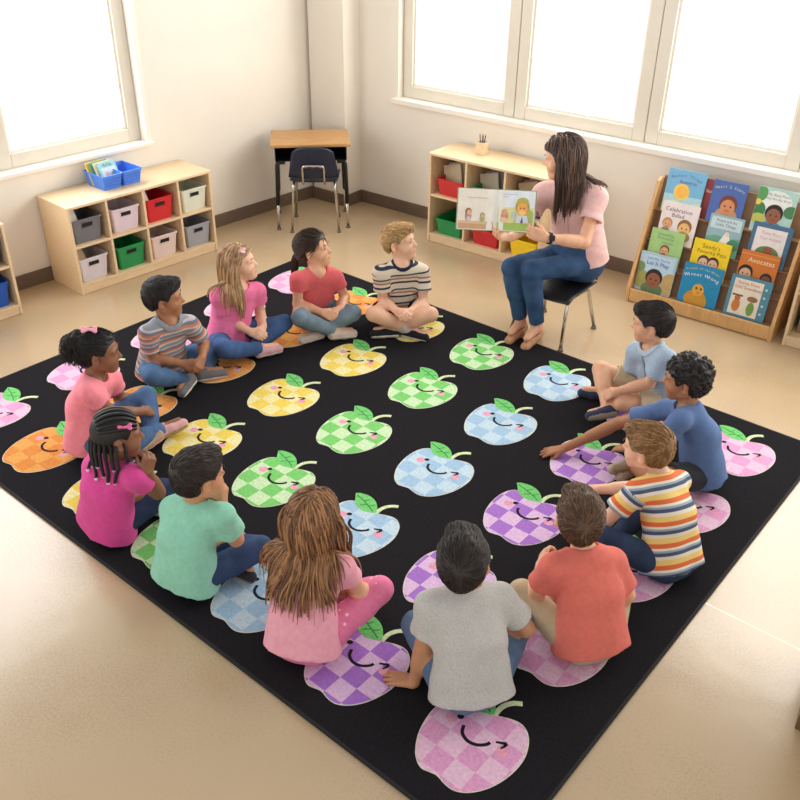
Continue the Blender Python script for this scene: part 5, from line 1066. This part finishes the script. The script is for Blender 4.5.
PEOPLE = dict(
 k1=sp(label='blond long haired girl with a bow, in a hot pink shirt and jeans', skin=SK['fair'], eye=3,
    hair=('long', hair_mat('hair_blond', (158, 120, 84), (204, 166, 122)), dict(L=.31, n=900, wave=.05, part=.0, bow=(.035, -.050, .088), bow_mat=cloth('bow_pale', (240, 186, 190)))), shirt=dict(mat=cloth('hot_pink_cotton', (240, 96, 152)), sleeve=.52),
    pants=dict(kind='jeans', mat=denim('jeans_a', (70, 98, 144))), shoes=(cloth('pink_shoe', (200, 140, 148)), WSOLE), hands=clasp(J_['k1']), feet=dict(R=((.3, .95, -.05), (.5, -.3, -.8)), L=((-.09, -.99, 0), (.6, -.2, .25))), laces=LACE),
 k2=sp(label='girl with a low dark ponytail in a red shirt and pale grey jeans', skin=SK['light'],
    hair=('pony', hair_mat('hair_dark_brown', (52, 36, 28), (84, 58, 42)), dict(L=.20, tie=(-.100, .0, -.010), swing=-.3, tie_mat=mat('tie_dark', (60, 40, 44)))), shirt=dict(mat=cloth('red_cotton', (216, 70, 76)), sleeve=.45, loose=.96),
    pants=dict(kind='jeans', mat=denim('jeans_grey', (124, 144, 158))), shoes=(cloth('beige_shoe', (202, 178, 164)), WSOLE), hands=clasp(J_['k2']), feet=dict(R=((.53, .84, -.05), (.6, -.4, -.7)), L=((-.26, -.96, 0), (.5, -.1, -.6))), laces=LACE),
 k3=sp(label='fair haired boy in a navy and cream striped shirt and navy shorts', skin=SK['fair'], eye=3, s=1.02,
    hair=('short', hair_mat('hair_sandy', (176, 136, 84), (214, 178, 122)), dict(quiff=.014, L=.032)), shirt=dict(mat=striped('stripes_navy_rust', [((226, 212, 192), 3.2), ((44, 48, 70), 1.2), ((226, 212, 192), 1.6), ((176, 104, 76), .9), ((206, 196, 180), 1.2), ((52, 56, 76), .9)], .098), sleeve=.66, collar=cloth('navy_rib', (40, 44, 66))),
    pants=dict(kind='shorts', mat=cloth('navy_shorts', (38, 42, 58)), len=.55), shoes=(cloth('black_shoe', (36, 36, 42)), WSOLE), hands=clasp(J_['k3'], .85), feet=dict(R=((.94, .30, -.05), (.2, -.5, -.8)), L=((-.65, -.76, 0), (.4, -.3, -.6))), sock=cloth('grey_sock', (190, 186, 184)), laces=LACE),
 k4=sp(label='dark haired boy in a grey and orange striped polo and jeans, looking right', skin=SK['brown'],
    hair=('short', hair_mat('hair_black', (24, 20, 20), (44, 36, 34)), dict(quiff=.012, L=.028)), shirt=dict(mat=striped('stripes_grey_orange', [((140, 142, 152), 2), ((206, 196, 190), 1.2), ((206, 126, 96), 1.5), ((112, 118, 134), 1.6), ((190, 184, 182), 1.0)], .066), sleeve=.68, cband=(.020, .005), collar=cloth('grey_collar', (120, 124, 134))),
    pants=dict(kind='jeans', mat=denim('jeans_b', (82, 112, 150))), shoes=(cloth('grey_shoe', (116, 112, 112)), WSOLE), hands=clasp(J_['k4'], .85), feet=dict(R=((.46, -.88, -.05), (.6, .1, -.5)), L=((.43, .9, -.05), (.4, -.4, -.7))), laces=LACE),
 k5=sp(label='girl with a curly dark puff and pink bow, coral pink shirt, jeans and pink shoes', skin=SK['deep'],
    hair=('puff', hair_mat('hair_curly_black', (22, 17, 16), (36, 28, 25)), dict(bow=(-.035, -.02, .128), bow_mat=cloth('bow_pink', (244, 150, 178)))), shirt=dict(mat=cloth('coral_pink_cotton', (252, 122, 138)), sleeve=.46),
    pants=dict(kind='jeans', mat=denim('jeans_c', (82, 112, 154))), shoes=(cloth('rose_shoe', (216, 154, 154)), TSOLE), hands=clasp(J_['k5'], .8), feet=dict(R=((.2, .97, .12), (.6, -.3, -.6)), L=((.2, -.9, 0), (.71, -.3, .4))), laces=LACE),
 k6=sp(label='girl with beaded braids in a magenta shirt, chin resting on her hand', skin=SK['deep'],
    hair=('braids', hair_mat('hair_braid_black', (20, 16, 16), (34, 27, 25)), dict(beads=[mat('bead_white', (236, 226, 230), .3), mat('bead_pink', (236, 140, 180), .3), mat('bead_lilac', (206, 180, 210), .3)], bow_mat=cloth('clip_pink', (240, 90, 160)))), shirt=dict(mat=cloth('magenta_cotton', (214, 38, 130)), sleeve=.5),
    pants=dict(kind='jeans', mat=denim('jeans_dark', (50, 62, 92))), shoes=(cloth('white_shoe', (214, 206, 202)), TSOLE), hands=dict(R=((.02, .10, .32), (-.5, .1, .1), 1.15), L=rest(J_['k6'], 'L'))),
 k7=sp(label='boy in a mint green shirt and dark jeans, chin resting on his hand', skin=SK['tan'],
    hair=('short', hair_mat('hair_espresso', (40, 30, 26), (66, 50, 40)), dict(quiff=.012, L=.03)), shirt=dict(mat=cloth('mint_cotton', (126, 204, 172)), sleeve=.70),
    pants=dict(kind='jeans', mat=denim('jeans_d', (60, 80, 116))), shoes=(cloth('charcoal_shoe', (52, 52, 58)), GSOLE), hands=dict(R=((.0, .08, .32), (-.4, -.1, .2), 1.2), L=rest(J_['k7'], 'L'))),
 k8=sp(label='girl with long wavy brown hair in a pale pink shirt and dotted trousers', skin=SK['light'],
    hair=('long', hair_mat('hair_chestnut', (124, 84, 54), (172, 124, 80)), dict(L=.345, n=1100, wave=.20, tuck=.5)), shirt=dict(mat=cloth('pale_pink_cotton', (242, 152, 172)), sleeve=.5),
    pants=dict(kind='trousers', mat=dots(cloth('pink_leggings', (230, 98, 146)), (250, 206, 222)), len=.96, fit=1.05), shoes=(cloth('pink_slipper', (222, 150, 170)), WSOLE), hands=dict(R=rest(J_['k8'], 'R'), L=rest(J_['k8'], 'L'))),
 k9=sp(label='dark haired boy seen from behind in a light grey shirt, nearest the camera', skin=SK['olive'], s=1.03,
    hair=('short', hair_mat('hair_black_brown', (34, 27, 24), (62, 48, 40)), dict(quiff=.012, L=.036)), shirt=dict(mat=cloth('heather_grey_cotton', (184, 180, 174), .08, 160), sleeve=.70),
    pants=dict(kind='jeans', mat=denim('jeans_light', (100, 122, 152))), shoes=(cloth('grey_canvas', (140, 136, 134)), WSOLE), hands=dict(R=rest(J_['k9'], 'R'), L=((-.35, -.15, -.02), (0, 0, -1), .15, .12))),
 k10=sp(label='brown haired boy seen from behind in a brick red shirt and khaki trousers', skin=SK['light'],
    hair=('short', hair_mat('hair_brown', (86, 60, 40), (124, 90, 62)), dict(quiff=.010, L=.030)), shirt=dict(mat=cloth('brick_red_cotton', (218, 86, 70)), sleeve=.72),
    pants=dict(kind='trousers', mat=cloth('khaki_twill', (178, 154, 116))), shoes=(cloth('brown_shoe', (110, 88, 70)), WSOLE), hands=dict(R=rest(J_['k10'], 'R'), L=((-.2, .5, .15), (.6, .2, -.3), .9))),
 k11=sp(label='light brown haired boy in a bright yellow, orange and navy striped shirt reaching forward', skin=SK['fair'],
    hair=('short', hair_mat('hair_light_brown', (140, 100, 58), (184, 144, 92)), dict(quiff=.010, L=.034)), shirt=dict(mat=striped('stripes_bright', [((240, 206, 120), 1.5), ((232, 224, 206), 1.0), ((72, 84, 112), 1.0), ((150, 170, 186), .6), ((236, 228, 210), .7), ((226, 112, 62), 1.3)], .088), sleeve=.66),
    pants=dict(kind='jeans', mat=denim('jeans_e', (54, 70, 100))), shoes=(cloth('navy_canvas', (60, 66, 86)), WSOLE), hands=dict(R=((-.9, -.3, -.25), (0, -.1, -1), .3, .08), L=rest(J_['k11'], 'L'))),
 k12=sp(label='curly haired boy in a blue shirt with one arm stretched over the rug', skin=SK['brown'],
    hair=('curly', hair_mat('hair_tight_curls', (24, 19, 17), (40, 31, 27))), shirt=dict(mat=cloth('blue_cotton', (58, 90, 146)), sleeve=.66),
    pants=dict(kind='shorts', mat=cloth('charcoal_shorts', (52, 52, 58)), len=.7), shoes=(cloth('tan_shoe', (176, 150, 124)), TSOLE), hands=dict(R=((-.72, -.60, -.20), (0, 0, -1), .10, .25), L=rest(J_['k12'], 'L')), feet=dict(L=((-.5, -.86, 0), (.31, -.5, .5)))),
 k13=sp(label='dark haired boy in a grey blue polo and khaki shorts, one knee raised', skin=SK['light'],
    hair=('short', hair_mat('hair_soft_black', (36, 29, 27), (58, 46, 42)), dict(quiff=.014, L=.04)), shirt=dict(mat=cloth('grey_blue_heather', (150, 174, 198), .10, 140), sleeve=.68, cband=(.020, .005), collar=cloth('grey_blue_collar', (166, 186, 206)), placket=cloth('placket_blue', (120, 146, 176))),
    pants=dict(kind='shorts', mat=cloth('khaki_shorts', (192, 168, 128)), len=.72), shoes=(cloth('navy_shoe', (56, 62, 88)), GSOLE), hands=clasp(J_['k13'], .6), feet=dict(R=((-.58, -.80, -.05), (.36, -.6, -.1)), L=((-.91, -.42, 0), (0, -.2, -.9)))),
 teacher=sp(label='seated woman with long dark hair in a dusty pink blouse and jeans', skin=SK['light'], adult=True,
    hair=('long', hair_mat('hair_teacher', (66, 46, 37), (98, 70, 54)), dict(L=.34, n=1500, vol=1.7, wave=.09, tuck=1.2, fmax=.072, part=.01)), shirt=dict(mat=cloth('dusty_pink_linen', (226, 172, 166)), sleeve=.54, loose=.97, hem=-.005, neck=.058, vneck=.02, v=.07, placket=cloth('placket_rose', (206, 150, 146))),
    pants=dict(kind='jeans', mat=denim('jeans_teacher', (58, 86, 122)), len=.90), shoes=(mat('tan_leather', (192, 144, 108), .6), mat('flat_sole', (150, 112, 84), .7)),
    hands=dict(R=((-.5, -.8, .12), (.05, -.15, 1), .95), L=((-.85, -.42, .25), (-.55, .83, 0), .35))))
FIG = {k: build_person(k, J_[k], v) for k, v in PEOPLE.items() if not globals().get('ONLY') or k in ONLY}
def wristwatch(g):
    w, e = V3(*J_['teacher']['wL']), V3(*J_['teacher']['eL']); d = nrm(w-e); c = w-d*.022; n = nrm(V3(.55, -.75, .45)-d*(V3(.55, -.75, .45) @ d)); x = np.cross(d, n)
    r = .0305; ring = np.array([c+(n*math.cos(a)+x*math.sin(a))*r for a in np.linspace(0, 2*math.pi, 29)])
    P = []; F = []
    for i in range(28):
        for dd, rr in ((-.009, 0), (.009, 0), (.009, .003), (-.009, .003)):
            q = c+(ring[i]-c)*(1+rr/r)+d*dd; P.append(q)
    for i in range(28):
        j = (i+1) % 28
        for k in range(4): F.append((i*4+k, j*4+k, j*4+(k+1) % 4, i*4+(k+1) % 4))
    o = np_mesh('wristwatch', np.array(P), np.array(F), mat('black_strap', (26, 24, 26), .6), g.root, g.org)
    bm = new_bm(); box(bm, -.016, .016, -.018, .018, 0, .008, .003)
    M = Matrix(((x[0], d[0], n[0], 0), (x[1], d[1], n[1], 0), (x[2], d[2], n[2], 0), (0, 0, 0, 1))); M.translation = Vector(c+n*(r)-g.org); bm.transform(M); obj('watch_face', bm, mat('black_glass', (16, 16, 20), .15), o)
if 'teacher' in FIG: wristwatch(FIG['teacher'])
# ---- the open picture book in the teacher's hands
def open_book():
    ex = V3(.83, .555, 0); ex = nrm(ex); n = nrm(V3(.55, -.83, 0)*.94+V3(0, 0, .33)); n = nrm(n-ex*(n @ ex)); ey = np.cross(n, ex)
    t = thing('picture_book', 'open picture book held up by the seated teacher', 'book')
    M = Matrix(((ex[0], ey[0], n[0], -2.71), (ex[1], ey[1], n[1], 4.087), (ex[2], ey[2], n[2], .744), (0, 0, 0, 1))); t.matrix_world = M
    H = .228; Wp = .218
    def page_z(x): a = abs(x); return .004+.010*math.sin(min(1, a/.05)*math.pi/2)+.05*a*a/Wp
    for s, nm in ((-1, 'page'), (1, 'page')):
        bm = new_bm(); xs = [s*Wp*i/12 for i in range(13)]
        A = [(x, page_z(x)) for x in xs]; B = [(x, page_z(x)-.006) for x in xs]; fs = prism(bm, A+B[::-1], .0, H, 'y'); bm.transform(Matrix.Rotation(0, 4, 'Z')); 
        for v in bm.verts: v.co = Vector((v.co.x, v.co.y, v.co.z))
        obj(nm, bm, PAPER, t)
    bm = new_bm(); xs = [(-Wp-.006)+2*(Wp+.006)*i/24 for i in range(25)]; A = [(x, page_z(x)-.0065) for x in xs]; B = [(x, page_z(x)-.0095) for x in xs]; prism(bm, A+B[::-1], -.004, H+.004, 'y'); obj('cover', bm, mat('cover_teal', (140, 150, 120), .5), t)
    def art(name, s, items):
        bm = new_bm(); ms = []; I = Matrix.Identity(4); lay = .0005
        for it in items:
            m = pc(it[-1]); 
            if m not in ms: ms.append(m)
            k = ms.index(m); lay += .0003; n0 = len(bm.verts)
            if it[0] == 'p': poly(bm, [(s*0+x, y) for x, y in it[1]], I, lay, k)
            elif it[0] == 'e': disc(bm, (it[1], it[2], lay), it[3], it[4], I, k, 16)
            elif it[0] == 't': text_faces(bm, it[1], it[4], Matrix.Translation((it[2], it[3], lay)), k)
        bmesh.ops.triangulate(bm, faces=bm.faces[:]); bmesh.ops.subdivide_edges(bm, edges=[e for e in bm.edges if e.calc_length() > .03], cuts=3, use_grid_fill=True)
        for v in bm.verts: v.co.z += page_z(v.co.x)
        obj(name, bm, ms, t)
    B_ = lambda x0, y0, x1, y1: [(x0, y0), (x1, y0), (x1, y1), (x0, y1)]
    art('page_picture', -1, [('p', B_(-.214, .004, -.008, .224), (236, 226, 210)), ('p', B_(-.212, .005, -.010, .044), (206, 160, 116)), ('p', B_(-.212, .034, -.010, .050), (222, 186, 146)), ('e', -.156, .075, .019, .030, (176, 150, 140)), ('e', -.152, .058, .012, .016, (214, 190, 200)), ('e', -.155, .100, .019, .021, (150, 92, 62)), ('e', -.151, .096, .014, .016, (226, 172, 130)),
        ('e', -.075, .064, .015, .020, (176, 176, 120)), ('e', -.074, .083, .014, .015, (160, 150, 90)), ('e', -.072, .080, .010, .011, (222, 180, 130)), ('t', 'and everybody came along to see', -.106, .180, .0088, (120, 116, 116))])
    art('page_picture', 1, [('p', B_(.006, .004, .214, .224), (228, 234, 238)), ('p', B_(.008, .005, .212, .135), (220, 216, 150)), ('p', B_(.008, .005, .212, .048), (164, 190, 92)), ('p', [(.10, .05), (.212, .05), (.212, .11), (.17, .14)], (172, 184, 96)), ('e', .050, .085, .021, .027, (214, 140, 104)), ('e', .048, .108, .017, .017, (222, 160, 120)), ('e', .046, .062, .022, .016, (226, 196, 160)),
        ('e', .148, .140, .040, .045, (170, 160, 72)), ('e', .148, .165, .034, .026, (186, 176, 80)), ('e', .148, .125, .031, .036, (240, 168, 84)), ('e', .148, .108, .020, .014, (250, 200, 120)), ('e', .138, .132, .004, .004, (70, 50, 40)), ('e', .158, .132, .004, .004, (70, 50, 40)), ('p', [(.110, .05), (.188, .05), (.176, .092), (.120, .092)], (214, 214, 220)), ('p', [(.140, .05), (.156, .05), (.150, .088)], (80, 84, 96)), ('e', .100, .092, .012, .018, (186, 200, 206)), ('t', 'the lion read his book', .074, .206, .0088, (110, 120, 150)), ('t', 'out loud', .050, .192, .0088, (110, 120, 150))])
open_book()
